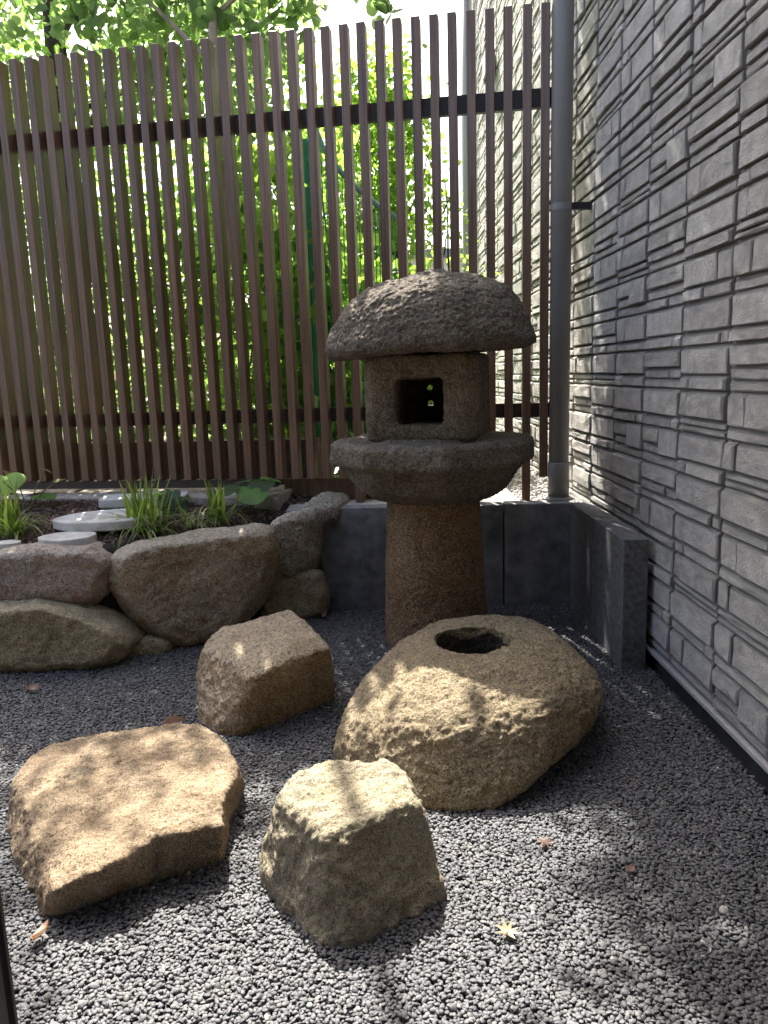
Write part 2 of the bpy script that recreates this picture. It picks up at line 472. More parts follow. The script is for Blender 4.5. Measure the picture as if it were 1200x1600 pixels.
# pebbles: full cover in the garden
g = jgrid(-3.0, 1.30, 0.95, 4.68, 0.0106)
keep = (np.abs(g[:, 0]) < 0.60 * g[:, 1] + 0.55)
keep &= ~((g[:, 0] < -0.35) & (g[:, 1] > 4.45 + (g[:, 0] + .8) * .5))
g = g[keep]; n = len(g)
z = 0.010 * fbm(np.stack([g[:, 0], g[:, 1], 0 * g[:, 0]], 1), 1.7, 3) + RNG.uniform(-0.007, 0.002, n)
sz = RNG.uniform(0.0046, 0.0074, n)
scl = np.stack([sz * RNG.uniform(1.0, 1.5, n), sz * RNG.uniform(.75, 1.05, n), sz * RNG.uniform(.45, .70, n)], 1)
rot = np.stack([RNG.normal(0, .30, n), RNG.normal(0, .30, n), RNG.uniform(0, 6.28, n)], 1)
g2 = g + RNG.uniform(-.006, .006, g.shape); near = g[:, 1] < 2.9
g = np.concatenate([g, g2[near]]); z = np.concatenate([z, z[near] - .0055]); rot = np.concatenate([rot, rot[near] + 1.0 * np.array([0, 0, 1])]); scl = np.concatenate([scl, scl[near]])
big = RNG.random(len(g)) < .05; scl[big] *= RNG.uniform(1.2, 1.6, (int(big.sum()), 1))
scatter('gravel', np.column_stack([g, z]), rot, scl, M['pebble'], 2, 'stuff', 'dark grey rounded pebbles covering the garden floor', 'gravel')
# crushed pale stones by the wall foot beyond the fence
g = jgrid(0.92, 1.31, 4.80, 10.5, 0.034); n = len(g)
sz = RNG.uniform(.014, .024, n)
scatter('crushed_stone', np.column_stack([g, np.full(n, .592) + RNG.uniform(-.006, .010, n)]), RNG.uniform(0, 6.28, (n, 3)),
        np.stack([sz * 1.2, sz * .9, sz * .7], 1), M['crushed'], 1, 'stuff', 'pale crushed stones along the clad wall beyond the fence', 'gravel')
me = bevel_box_mesh('concrete_path', (-.60, 4.80, .50), (.90, 12.0, .628), .004)
struct(obj('concrete_path', me, M['concrete']))

# ------------------------------------------------------------------ stone-clad house wall (right)
XW = 1.325
WALL_FAR = 10.55
house = thing('clad_house', 'house with grey stone-look cladding filling the right side', 'house', (1.32, 4, 0))
v, f = merge([box((XW, -1.5, .098), (XW + 3.5, WALL_FAR, 7.0))])
obj('wall', mesh_from('wall', v, f), M['joint'], house)
v, f = box((XW + .003, -1.5, -.04), (XW + 3.4, WALL_FAR - .05, .094))
obj('foundation', mesh_from('foundation', v, f), M['foundation'], house)
v, f = merge([box((XW - .034, -1.5, .094), (XW - .003, WALL_FAR, .101)), box((XW - .038, -1.5, .085), (XW - .034, WALL_FAR, .101))])
obj('flashing', mesh_from('flashing', v, f), M['flashing'], house)
me = bevel_box_mesh('corner_trim', (XW - .03, WALL_FAR + .002, .08), (XW + .12, WALL_FAR + .06, 7.0), .004)
obj('corner_trim', me, M['pipe_far'], house)

CW, CH = 0.455, 0.178
VARIANTS = [
    [(0,.68,.30,1),(.68,1,.30,1),(0,1,0,.28)],
    [(0,1,.56,1),(0,1,.29,.545),(0,.40,0,.275),(.40,1,0,.275)],
    [(0,.30,.34,1),(.30,1,.34,1),(0,.56,0,.32),(.56,1,0,.32)],
    [(0,1,.36,1),(0,.78,0,.34),(.78,1,0,.34)],
    [(0,.52,.28,1),(.52,1,.56,1),(.52,1,.28,.545),(0,1,0,.26)],
    [(0,1,.54,1),(0,.30,.26,.525),(.30,1,.26,.525),(0,1,0,.245)],
    [(0,.80,.38,1),(.80,1,.38,1),(0,1,.18,.365),(0,1,0,.17)],
    [(0,1,.33,1),(0,.20,0,.31),(.20,1,0,.31)],
]
def brick_geo(w, h, seed):
    """proud cladding piece of width w (along y), height h (z); back at x=0, face at x=-1 (scaled to depth)"""
    r = random.Random(seed)
    bl, br, bt, bb = (r.uniform(.005, .009) for _ in range(4)); bt = min(bt * 2.1, h * .36); bb = min(bb * .6, h * .2)
    nx = 4 if w > .2 else 3
    nz = 3 if h > .06 else 2
    V, F = [], []
    ring_b = []
    ys = [0] + [bl + (w - bl - br) * i / (nx - 1) for i in range(nx)] + [w]
    zs = [0] + [bb + (h - bb - bt) * i / (nz - 1) for i in range(nz)] + [h]
    idx = {}
    for j, zz in enumerate(zs):
        for i, yy in enumerate(ys):
            edge = i in (0, len(ys) - 1) or j in (0, len(zs) - 1)
            jit = .0022
            if edge:
                e_ = []
                if j == len(zs) - 1: e_.append(r.uniform(.2, .35))
                if j == 0: e_.append(r.uniform(.7, .85))
                if i == 0: e_.append(r.uniform(.72, .85))
                if i == len(ys) - 1: e_.append(r.uniform(.5, .7))
                x = -min(e_); y = yy; z_ = zz
                if i not in (0, len(ys)-1): z_ = zz + r.uniform(-jit, jit) * .6
                if j not in (0, len(zs)-1): y = yy + r.uniform(-jit, jit) * .6
            else:
                x = -r.uniform(.86, 1.08); y = yy + r.uniform(-jit, jit); z_ = zz + r.uniform(-jit, jit)
            idx[(i, j)] = len(V); V.append((x, y - w / 2, z_ - h / 2))
    for j in range(len(zs) - 1):
        for i in range(len(ys) - 1):
            F.append((idx[(i, j)], idx[(i, j+1)], idx[(i+1, j+1)], idx[(i+1, j)]))
    # skirt to the back
    loop = [(i, 0) for i in range(len(ys))] + [(len(ys)-1, j) for j in range(1, len(zs))] + [(i, len(zs)-1) for i in range(len(ys)-2, -1, -1)] + [(0, j) for j in range(len(zs)-2, 0, -1)]
    base = []
    for k in loop:
        p = V[idx[k]]; base.append(len(V)); V.append((0.15, p[1], p[2]))
    for a in range(len(loop)):
        b = (a + 1) % len(loop)
        F.append((idx[loop[a]], idx[loop[b]], base[b], base[a]))
    return V, F
pieces = []
nb_col = int((WALL_FAR + .5) / CW) + 1
for ci in range(nb_col):
    y0 = WALL_FAR - 0.03 - (ci + 1) * CW + 0.0
    y0 = 4.247 + CW * round((y0 - 4.247) / CW)
    if y0 + CW > WALL_FAR - .01: continue
    last = -1
    for bi in range(37):
        zb = 0.112 + bi * CH
        vi = random.choice([k for k in (0, 0, 1, 2, 3, 3, 4, 5, 6, 7, 7) if k != last]); last = vi
        for pi, (a, b, c, d) in enumerate(VARIANTS[vi]):
            gl = (.018 if d - c > .3 else .011) if a == 0 else .004; gr = .004 if b == 1 else .002
            gb = .005 if c == 0 else .0012; gt = .002 if d == 1 else .0012
            ya, yb = y0 + a * CW + gl, y0 + b * CW - gr
            za, zb2 = zb + c * CH + gb, zb + d * CH - gt
            pieces.append(((ya + yb) / 2, (za + zb2) / 2, yb - ya, zb2 - za, vi, pi, random.choice([.016, .020, .024]) * random.uniform(.9, 1.1) + (.006 if d - c > .3 else 0)))
def px_area(p):
    y, zc, w, h = p[:4]
    if y < 1.2: return 0
    a = proj((XW, y - w / 2, zc - h / 2)); b = proj((XW, y + w / 2, zc - h / 2)); c = proj((XW, y - w / 2, zc + h / 2))
    if not (-20 < a[0] < 1215 or -20 < b[0] < 1215): return 0
    m = proj((XW, y, zc))
    if m[0] > 1240 or m[1] < -25 or m[1] > 1600: return 0
    ar = abs((b[0] - a[0]) * (c[1] - a[1]) - (b[1] - a[1]) * (c[0] - a[0]))
    if y > 5.05: ar *= 0.35
    return ar
pieces.sort(key=px_area, reverse=True)
bcache = {}
for p in pieces[:298]:
    y, zc, w, h, vi, pi, d = p
    key = (vi, pi, random.randrange(3))
    if key not in bcache:
        V, F = brick_geo(w, h, hash(key) & 0xffff)
        bcache[key] = mesh_from('brick', V, F)
        bcache[key].materials.append(M['brick'])
    o = obj('brick', bcache[key], None, house, (XW, y, zc))
    o.scale = (d, 1, 1)
parts = []
for k, p in enumerate(pieces[298:]):
    y, zc, w, h, vi, pi, d = p
    V, F = brick_geo(w, h, k % 97)
    parts.append(([(XW + a * d, y + b, zc + c) for a, b, c in V], F))
V, F = merge(parts)
o = obj('brick_cladding', mesh_from('brick_cladding', V, F), M['brick'], house); o['kind'] = 'stuff'

# small vent on the far stretch of the wall
vent = thing('vent_hood', 'small pale vent hood high on the clad wall beyond the fence', 'vent', (1.29, 8.5, 4.5))
me = bevel_box_mesh('hood', (XW - .13, 8.36, 4.40), (XW - .034, 8.62, 4.62), .015)
obj('hood', me, M['pipe_far'], vent)
v, f = merge([box((XW - .12, 8.38 + k * .045, 4.375), (XW - .05, 8.395 + k * .045, 4.398)) for k in range(5)])
obj('grille', mesh_from('grille', v, f), M['foundation'], vent)

# downpipe by the fence
pc = at(876, 783, z=.64); pc = Vector((1.128, 4.80, .64))
pipe = thing('downpipe', 'dark grey round downpipe standing on the edging blocks against the wall', 'pipe', tuple(pc))
def ring(c, r, z0, z1, n=32): return tube([(c[0], c[1], z0), (c[0], c[1], z1)], r, n)
v, f = ring(pc, .062, .69, 6.5); obj('pipe', mesh_from('pipe', v, f), M['pipe'], pipe)
def smooth_sides(o):
    o.data.polygons.foreach_set('use_smooth', [len(p.vertices) == 4 for p in o.data.polygons])
smooth_sides(pipe.children[0])
v, f = tube([(pc.x, pc.y, z_) for z_ in (.66, .875, .882)], [.0665, .0665, .063], 32); o = obj('coupling', mesh_from('coupling', v, f), M['pipe'], pipe); smooth_sides(o)
v, f = tube([(pc.x, pc.y, z_) for z_ in (.645, .656, .664)], [.098, .098, .07], 36); obj('base_flange', mesh_from('base_flange', v, f), M['pipe'], pipe)
for zz in (2.40, 4.2):
    v, f = merge([box((pc.x + .05, pc.y - .035, zz - .02), (XW - .01, pc.y - .005, zz + .02))])
    b = obj('bracket', mesh_from('bracket', v, f), M['frame'], pipe)
    v, f = tube([(pc.x, pc.y, zz - .02), (pc.x, pc.y, zz + .02)], .0645, 32, caps=False); o = obj('clamp_band', mesh_from('clamp_band', v, f), M['pipe'], b)

fp = (XW - .10, 10.35, .6)
farpipe = thing('downpipe', 'pale grey downpipe at the far corner of the clad wall', 'pipe', fp)
v, f = tube([(fp[0], fp[1], .6), (fp[0], fp[1], 6.6)], .06, 16); o = obj('pipe', mesh_from('pipe', v, f), M['pipe_far'], farpipe); smooth_sides(o)
for zz in (1.6, 2.9, 3.75, 4.5):
    v, f = box((fp[0] + .055, fp[1] - .03, zz - .03), (XW, fp[1] + .03, zz + .03))
    obj('bracket', mesh_from('bracket', v, f), M['pipe_far'], farpipe)

# ------------------------------------------------------------------ concrete edging blocks
def edging(name, poly, z0, z1, mat, label, seed):
    """upright slab on a 4-point footprint"""
    V = [Vector((x, y, z0)) for x, y in poly] + [Vector((x, y, z1)) for x, y in poly]
    bm = bmesh.new(); vs = [bm.verts.new(p) for p in V]
    for q in ((3,2,1,0),(4,5,6,7),(0,1,5,4),(1,2,6,5),(2,3,7,6),(3,0,4,7)): bm.faces.new([vs[i] for i in q])
    bmesh.ops.recalc_face_normals(bm, faces=list(bm.faces))
    bmesh.ops.bevel(bm, geom=list(bm.edges), offset=.006, segments=2, profile=.6, affect='EDGES')
    bmesh.ops.subdivide_edges(bm, edges=[e for e in bm.edges if e.calc_length() > .08], cuts=8, use_grid_fill=True)
    me = bpy.data.meshes.new(name); bm.to_mesh(me); bm.free()
    rough(me, [(.0025, 9, 3, False)], seed)
    me.polygons.foreach_set('use_smooth', [False] * len(me.polygons))
    o = obj(name, me, mat)
    return tag(o, label, 'edging block', 'concrete edging blocks round the gravel corner')
ED = Vector((-.9955, .0945)); EN = Vector((.0945, .9955))
c0 = Vector((1.172, 4.632))
def efp(s0, s1, t0=0, t1=.125): return [tuple(c0 + ED * s0 + EN * t0), tuple(c0 + ED * s1 + EN * t0), tuple(c0 + ED * s1 + EN * t1), tuple(c0 + ED * s0 + EN * t1)]
edging('edging_block', efp(.004, .410), -.03, .645, M['edging'], 'dark concrete edging block right behind the lantern, in the corner below the downpipe', 1)
edging('edging_block', efp(.418, .990), -.03, .640, M['edging'], 'dark concrete edging block half hidden behind the lantern pillar', 2)
edging('edging_block', efp(.998, 1.58), -.03, .636, M['edging'], 'dark concrete edging block left of the lantern beside the boulder wall', 3)
edging('edging_block', [(1.160, 4.622), (1.278, 4.622), (1.278, 4.112), (1.152, 4.112)], -.03, .652, M['edging_side'], 'speckled edging block against the clad wall, farther of the two side blocks', 4)
edging('edging_block', [(1.152, 4.104), (1.278, 4.104), (1.268, 3.548), (1.148, 3.548)], -.03, .653, M['edging_side'], 'speckled edging block against the clad wall with its dark end showing', 5)

# ------------------------------------------------------------------ louver fence
fence = thing('louver_fence', 'tall brown louver fence of upright slats behind the stone lantern', 'fence', tuple(fpt(0, 0, .63)))
SW, SD = .052, .090
slat_me = {}
def slat_mesh(h):
    if h not in slat_me:
        slat_me[h] = bevel_box_mesh('slat', (-SW / 2, 0, 0), (SW / 2, SD, h), .0025, 1)
    return slat_me[h]
ang = math.atan2(-0.1646, 0.9864)
ZT = 3.509
for i in range(-6, 32):
    s = (30 - i) * PITCH + .026 - .0
    if i in (20, 30, 5, -5): zb = {20: .632, 30: .632, 5: .712, -5: .72}[i]
    else: zb = .79
    h = round(ZT - zb, 3)
    me = slat_mesh(h)
    p = fpt(s - .052, 0, zb)
    o = obj('slat', me, M['slat'], fence, p)
    o.rotation_euler = (random.uniform(-.0012, .0012), random.uniform(-.0012, .0012), ang + random.uniform(-.01, .01))
def fbar(s0, s1, v0, v1, z0, z1):
    V = [fpt(s, v, z_) for z_ in (z0, z1) for s, v in ((s0, v0), (s1, v0), (s1, v1), (s0, v1))]
    return V, [(0,3,2,1),(4,5,6,7),(0,1,5,4),(1,2,6,5),(2,3,7,6),(3,0,4,7)]
for z0, z1 in ((2.985, 3.090), (1.160, 1.250)):
    v, f = fbar(-.235, 4.1, .093, .133, z0, z1)
    o = obj('rail', mesh_from('rail', v, f), M['rail'], fence)
v, f = fbar(1.62, 4.1, .012, .07, .735, .788); obj('bottom_rail', mesh_from('bottom_rail', v, f), M['rail'], fence)
v, f = fbar(.98, 1.60, .135, .165, .60, .775); obj('kick_board', mesh_from('kick_board', v, f), M['slat'], fence)

# concrete strip under the fence, low dark wall behind it
v, f = fbar(1.55, 5.5, -.20, .36, .45, .703)
me = mesh_from('footing_strip', v, f)
bm = bmesh.new(); bm.from_mesh(me); bmesh.ops.subdivide_edges(bm, edges=list(bm.edges), cuts=24, use_grid_fill=True); bm.to_mesh(me); bm.free()
rough(me, [(.012, 5, 4, False)], 2.0)
struct(obj('footing_strip', me, M['strip']))
v, f = fbar(1.42, 6.0, .38, .52, .40, 1.02)
me = mesh_from('low_wall', v, f)
o = obj('low_wall', me, M['dark_wall']); tag(o, 'low dark retaining wall seen through the lower fence slats', 'wall')

# ------------------------------------------------------------------ stone lantern
LX, LY = .287, 4.116
lantern = thing('stone_lantern', 'weathered mushroom-roofed stone lantern standing behind the water basin', 'stone lantern', (LX, LY, 0))
def lathe_pts(prof, n=28, cx=LX, cy=LY):
    return [(cx + r * math.cos(2 * math.pi * k / n), cy + r * math.sin(2 * math.pi * k / n), z_) for r, z_ in prof for k in range(n)]
roof_h = [lathe_pts([(.49, 1.562), (.528, 1.574), (.543, 1.602), (.530, 1.650), (.486, 1.75), (.43, 1.835), (.35, 1.89), (.25, 1.928), (.15, 1.940)], 36)]
roof_h.append(lathe_pts([(.118, 1.90), (.122, 1.955), (.112, 1.965)], 24))
me = solid('roof', roof_h, [(.014, 3), (.0066, 1)])
def roof_tilt(P):
    P = P.copy()
    P[:, 2] += (P[:, 0] - LX) * 0.035
    return P
rough(me, [(.018, 2.6, 2, False), (.013, 11, 3, False), (.007, 26, 3, True), (.009, 52, 3, False)], 3.0, roof_tilt)
obj('roof', me, M['roof_stone'], lantern)
# fire box: pieces around the window openings
th = math.radians(-15)
cth, sth = math.cos(th), math.sin(th)
def lb(u, w, z_): return (LX - .012 + u * cth - w * sth, LY + u * sth + w * cth, z_)
def lbox(u0, u1, w0, w1, z0, z1, ch=0.0, chz=0.0):
    pts = []
    for z_, k in ((z0, 1), (z0 + chz, 0), (z1 - chz, 0), (z1, 1)):
        e = ch + (chz if k else 0)
        e2 = chz if k else 0
        for u, w in ((u0, w0), (u1, w0), (u1, w1), (u0, w1)):
            pts.append(lb(u + (e2 if u == u0 else -e2), w + (e2 if w == w0 else -e2), z_))
    return pts
HW = .288
Z0, Z1 = 1.105, 1.552
WZ0, WZ1 = 1.205, 1.435
def oct_ring(z_, a, c):
    r = []
    for sx, sy, order in ((-1,-1,0),(1,-1,1),(1,1,0),(-1,1,1)):
        r.append(lb(sx * a, sy * (a - c), z_)); r.append(lb(sx * (a - c), sy * a, z_))
    return r
hulls = []
# lower slab and upper slab
hulls.append(oct_ring(Z0, HW - .03, .05) + oct_ring(Z0 + .03, HW, .05) + oct_ring(WZ0, HW, .05))
hulls.append(oct_ring(Z1, HW - .012, .05) + oct_ring(Z1 - .02, HW, .05) + oct_ring(WZ1, HW, .05))
U0, U1 = -.112, .122
def prism(pts2, z0, z1): return [lb(u, w, z_) for u, w in pts2 for z_ in (z0, z1)]
ov = .012
hulls.append(prism([(-HW, -HW + .05), (-HW + .05, -HW), (U0, -HW), (U0 - .015, -HW + .15), (-HW, -HW + .15)], WZ0 - ov, WZ1 + ov))
hulls.append(prism([(HW, -HW + .05), (HW - .05, -HW), (U1, -HW), (U1 + .015, -HW + .15), (HW, -HW + .15)], WZ0 - ov, WZ1 + ov))
hulls.append(prism([(-HW, -HW + .12), (-HW + .13, -HW + .12), (-HW + .13, HW - .05), (-HW, HW - .05)], WZ0 - ov, WZ1 + ov))
hulls.append(prism([(HW, -HW + .12), (HW - .13, -HW + .12), (HW - .13, HW - .05), (HW, HW - .05)], WZ0 - ov, WZ1 + ov))
BW0, BW1 = HW - .10, HW - .02
for (a, b) in ((-HW, -.180), (-.138, -.058), (-.014, HW)):      # back wall with a small lattice of openings
    hulls.append(prism([(a, BW0), (b, BW0), (b, BW1), (a, BW1)], WZ0 - ov, WZ1 + ov))
for za, zb in ((WZ0 - ov, 1.266), (1.312, 1.356), (1.400, WZ1 + ov)):
    hulls.append(prism([(-.20, BW0), (.005, BW0), (.005, BW1), (-.20, BW1)], za, zb))
me = solid('fire_box', hulls, [(.011, 6), (.0066, 2)])
rough(me, [(.010, 5, 3, False), (.006, 22, 4, True), (.004, 60, 3, False)], 8.0)
obj('fire_box', me, M['box_stone'], lantern)
# platform: octagonal rim over a bowl
def ngon(n, r, z_, ph=0.0): return [(LX + r * math.cos(ph + 2 * math.pi * k / n), LY + r * math.sin(ph + 2 * math.pi * k / n), z_) for k in range(n)]
ph = math.radians(3)
hulls = [ngon(8, .515, 1.118, ph) + ngon(8, .545, 1.095, ph) + ngon(8, .552, 1.01, ph) + ngon(8, .53, .985, ph),
         ngon(8, .505, 1.00, ph) + ngon(8, .475, .945, ph) + ngon(20, .40, .86) + ngon(20, .33, .815) + ngon(20, .27, .795)]
hulls.append(ngon(8, .36, 1.13, ph) + ngon(8, .36, 1.05, ph))
me = solid('platform', hulls, [(.010, 1), (.0070, 1)])
rough(me, [(.010, 3.5, 3, False), (.007, 14, 4, True), (.007, 48, 3, False)], 12.0)
obj('platform', me, M['roof_stone'], lantern)
hulls = [lathe_pts([(.288, -.06), (.281, .0), (.272, .3), (.262, .6), (.252, .81), (.246, .815)], 40)]
me = solid('pillar', hulls, [(.010, 2), (.0075, 1)])
rough(me, [(.008, 4, 3, False), (.007, 38, 4, False)], 15.0)
obj('pillar', me, M['pillar_stone'], lantern)

# ------------------------------------------------------------------ boulders on the gravel
def P3(lst): return [tuple(at(a, b, z=c)) for a, b, c in lst]
def PY(lst): return [tuple(at(a, b, Y=c)) for a, b, c in lst]
def sink(pts, dz=.06): return pts + [(x, y, z_ - dz) for x, y, z_ in pts if z_ < .03]

# front block stone
blk = P3([(430,1242,.265),(468,1206,.285),(512,1190,.292),(602,1183,.292),(636,1202,.288),(656,1252,.262),(505,1302,.262),(560,1285,.272)])
blk += P3([(405,1335,.03),(412,1375,.0),(440,1425,.0),(488,1479,-.01),(545,1476,.01),(640,1428,.01),(697,1398,.0),(668,1300,.0),(470,1290,.0)])
me = solid('block_boulder', [sink(blk, .05), sink(P3([(697,1398,.0),(690,1378,.06),(668,1300,.10),(640,1428,.01),(600,1380,.05),(640,1300,0)]), .05)], [(.014, 4), (.0068, 2)])
rough(me, [(.022, 4.5, 3, False), (.011, 16, 4, True), (.005, 55, 3, False)], 21.0)
tag(obj('boulder', me, M['block_stone']), 'blocky pale granite boulder with sunlit yellowish top, nearest stone on the gravel', 'boulder', 'boulders set on the gravel')

# flat stone
left = P3([(22,1212,.10),(45,1180,.125),(85,1158,.14),(160,1145,.150),(285,1131,.155),(320,1135,.158),(300,1250,.16),(228,1318,.152),(190,1345,.145),(140,1366,.135),(85,1392,.10)])
left += P3([(14,1290,.0),(20,1335,.0),(40,1390,.0),(66,1424,.0),(110,1408,.0),(235,1365,.0),(300,1300,.0),(60,1200,.0),(300,1165,.0)])
right = P3([(349,1290,.146),(300,1299,.155),(258,1306,.156),(240,1280,.158),(230,1160,.152),(285,1131,.155),(318,1134,.157),(338,1150,.155),(345,1238,.152)])
right += P3([(346,1335,.0),(300,1352,.0),(240,1365,.0),(240,1200,.0),(330,1175,.0),(350,1270,.0)])
lobe = P3([(290,1134,.155),(322,1136,.157),(345,1153,.15),(374,1198,.145),(378,1212,.13),(346,1242,.148),(300,1260,.15)]) + P3([(383,1232,.0),(350,1290,.0),(330,1178,.0),(300,1290,.0)])
me = solid('flat_boulder', [sink(left), sink(right), sink(lobe)], [(.011, 2), (.0062, 1)])
rough(me, [(.020, 3.4, 3, False), (.010, 10, 4, True), (.006, 45, 4, False)], 27.0)
tag(obj('boulder', me, M['flat_stone']), 'wide flat tan stone with a broken notch in its right side', 'boulder', 'boulders set on the gravel')

# back stone
bk = P3([(316,1010,.27),(345,977,.31),(410,967,.335),(452,951,.36),(482,972,.345),(516,1012,.29),(445,1020,.31),(402,1056,.27)])
bk += P3([(304,1062,.12),(308,1120,.01),(340,1142,.0),(372,1148,.0),(440,1122,.0),(520,1084,.02),(519,1040,.18),(480,1040,.0),(330,1075,.0),(395,1090,.16)])
me = solid('back_boulder', [sink(bk)], [(.016, 4), (.0075, 2)])
rough(me, [(.022, 4, 3, False), (.009, 16, 4, True), (.0045, 52, 3, False)], 33.0)
tag(obj('boulder', me, M['back_stone']), 'angular brown boulder between the flat stone and the lantern pillar', 'boulder', 'boulders set on the gravel')

# water basin
bs_ = P3([(636,990,.33),(690,966,.355),(745,960,.362),(805,966,.36),(866,985,.345),(645,1038,.345),(735,1040,.368),(835,1038,.36)])
bs_ += P3([(930,1040,.28),(943,1084,.21),(929,1132,.15),(884,1190,.085),(518,1174,.06),(521,1132,.13),(546,1080,.21),(590,1028,.285)])
bs_ += P3([(690,1273,.0),(622,1259,.0),(560,1225,.01),(762,1265,.02),(832,1239,.05),(522,1185,.02)])
bs_ += P3([(700,1130,.26),(790,1125,.26),(620,1125,.24),(870,1090,.30),(570,1130,.18)])
bs_ += [(0.25, 3.62, .02), (.75, 3.60, .02), (.25, 3.60, .26), (.72, 3.58, .27), (.95, 3.2, .03)]
hole = at(737, 998, z=.36)
def hole_ring(r, z_, k_=0.05, n=40):
    return [(hole.x + r * (1 + k_ * math.sin(3 * t + 1)) * math.cos(t), hole.y + r * (1 + k_ * math.sin(3 * t + 1)) * math.sin(t), z_) for t in (2 * math.pi * q / n for q in range(n))]
cv, cf, rings = [], [], [(.168, .60), (.162, .36), (.160, .30), (.165, .16), (.13, .06), (.05, .045)]
for r_, z_ in rings: cv += hole_ring(r_, z_)
for a in range(len(rings) - 1):
    for q in range(40): cf.append((a * 40 + q, (a + 1) * 40 + q, (a + 1) * 40 + (q + 1) % 40, a * 40 + (q + 1) % 40))
cf.append(tuple(range(40))); cf.append(tuple((len(rings) - 1) * 40 + q for q in range(40))[::-1])
me = solid('basin', [sink(bs_, .04)], [(.04, 6), (.018, 4), (.0095, 1)], (cv, cf))
rough(me, [(.016, 2.4, 2, False), (.006, 9, 4, True), (.009, 28, 4, False), (.007, 70, 3, False)], 41.0)
me.materials.append(M['basin_stone']); me.materials.append(M['hollow_stone'])
me.polygons.foreach_set('material_index', [int(math.hypot(p.center.x - hole.x, p.center.y - hole.y) < .185 and p.center.z < .315 + .02 * math.sin(p.center.x * 31) and (p.normal.x * (p.center.x - hole.x) + p.normal.y * (p.center.y - hole.y) < 0.02) or (math.hypot(p.center.x - hole.x, p.center.y - hole.y) < .15 and p.center.z < .26)) for p in me.polygons])   # darker stone colour inside the carved hollow
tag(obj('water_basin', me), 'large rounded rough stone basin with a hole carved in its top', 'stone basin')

# ------------------------------------------------------------------ boulder retaining wall (left)
def outline_stone(pts, yf, front=.10, back=.30, inset=.22, seed=0, mat='wall_stone_tan', steps=((.018, 4), (.0095, 2)), layers=None):
    c = Vector((sum(p[0] for p in pts) / len(pts), sum(p[1] for p in pts) / len(pts)))
    H = []
    for (px, py) in pts:
        Y = yf(px) if callable(yf) else yf
        H.append(tuple(at(px, py, Y=Y)))
        q = c + (Vector((px, py)) - c) * (1 - inset)
        Yq = yf(q.x) if callable(yf) else yf
        H.append(tuple(at(q.x, q.y, Y=Yq - front)))
        p = Vector(H[-2]); H.append((p.x, p.y + back * .5, p.z - .01))
        H.append((p.x * .98, p.y + back, p.z * .85))
    me = solid('stone', [H], list(steps))
    rough(me, layers or [(.024, 3.5, 3, False), (.010, 13, 4, True), (.004, 48, 3, False)], 50 + seed * 3.7)
    return me
GRP = 'boulders of the raised bed wall'
def rstone(pts, yf, label, mat, seed, **kw):
    me = outline_stone(pts, yf, seed=seed, **kw)
    return tag(obj('retaining_boulder', me, M[mat]), label, 'boulder', GRP)
rstone([(-70,868),(0,858),(60,852),(140,855),(170,872),(174,895),(162,930),(140,952),(110,945),(60,938),(-70,945)], 3.99, 'reddish brown boulder with pale veins at the top left of the bed wall', 'wall_stone_red', 1)
rstone([(-90,955),(0,942),(60,938),(120,952),(185,980),(206,1008),(190,1034),(140,1051),(60,1056),(-90,1048)], 3.86, 'long olive tan boulder at the foot of the bed wall, on the left', 'wall_stone_tan', 2, back=.28)
yc = lambda x: 4.0 + max(-.05, (x - 163)) / 270 * .30
rstone([(163,905),(172,872),(190,858),(230,847),(320,835),(400,821),(428,830),(436,858),(428,900),(405,950),(372,990),(332,1012),(290,1021),(250,1003),(208,972),(180,938)], yc, 'biggest brown boulder in the middle of the bed wall', 'wall_stone_brown', 3, inset=.14, back=.34)
ye = lambda x: 4.40 + max(0, x - 420) / 80 * .22
rstone([(416,842),(424,815),(450,802),(494,794),(501,808),(500,850),(492,890),(455,905),(428,888)], ye, 'pale boulder with a dark face where the bed wall meets the edging blocks', 'wall_stone_pale', 4, front=.05, back=.30)
rstone([(402,965),(412,925),(430,902),(470,888),(502,893),(512,930),(510,958),(470,976),(425,978)], 4.55, 'low olive boulder in shade at the foot of the edging block', 'wall_stone_tan', 5, front=.06, back=.16)
rstone([(200,1008),(228,994),(262,1000),(264,1015),(250,1034),(222,1044),(200,1036)], 4.02, 'small wedge stone jammed under the biggest wall boulder', 'wall_stone_tan', 6, front=.03, back=.12, steps=((.012, 3), (.007, 2)))
rstone([(395,905),(420,880),(450,895),(440,930),(410,945)], 4.52, 'dark filler stone tucked between two bed wall boulders', 'wall_stone_brown', 8, front=.03, back=.14)
top = P3([(468,812,.60),(498,802,.62),(478,786,.69),(490,776,.715),(508,769,.72),(536,767,.69),(548,777,.645),(528,792,.65),(545,790,.60),(470,800,.60)])
top += [(x, y, .56) for x, y, z_ in top]
me = solid('stone', [top], [(.014, 3), (.008, 2)])
rough(me, [(.018, 4.5, 3, False), (.008, 15, 4, True), (.004, 50, 3, False)], 77)
tag(obj('retaining_boulder', me, M['wall_stone_pale']), 'pale low stone lying on the end of the edging blocks by the fence', 'boulder', GRP)

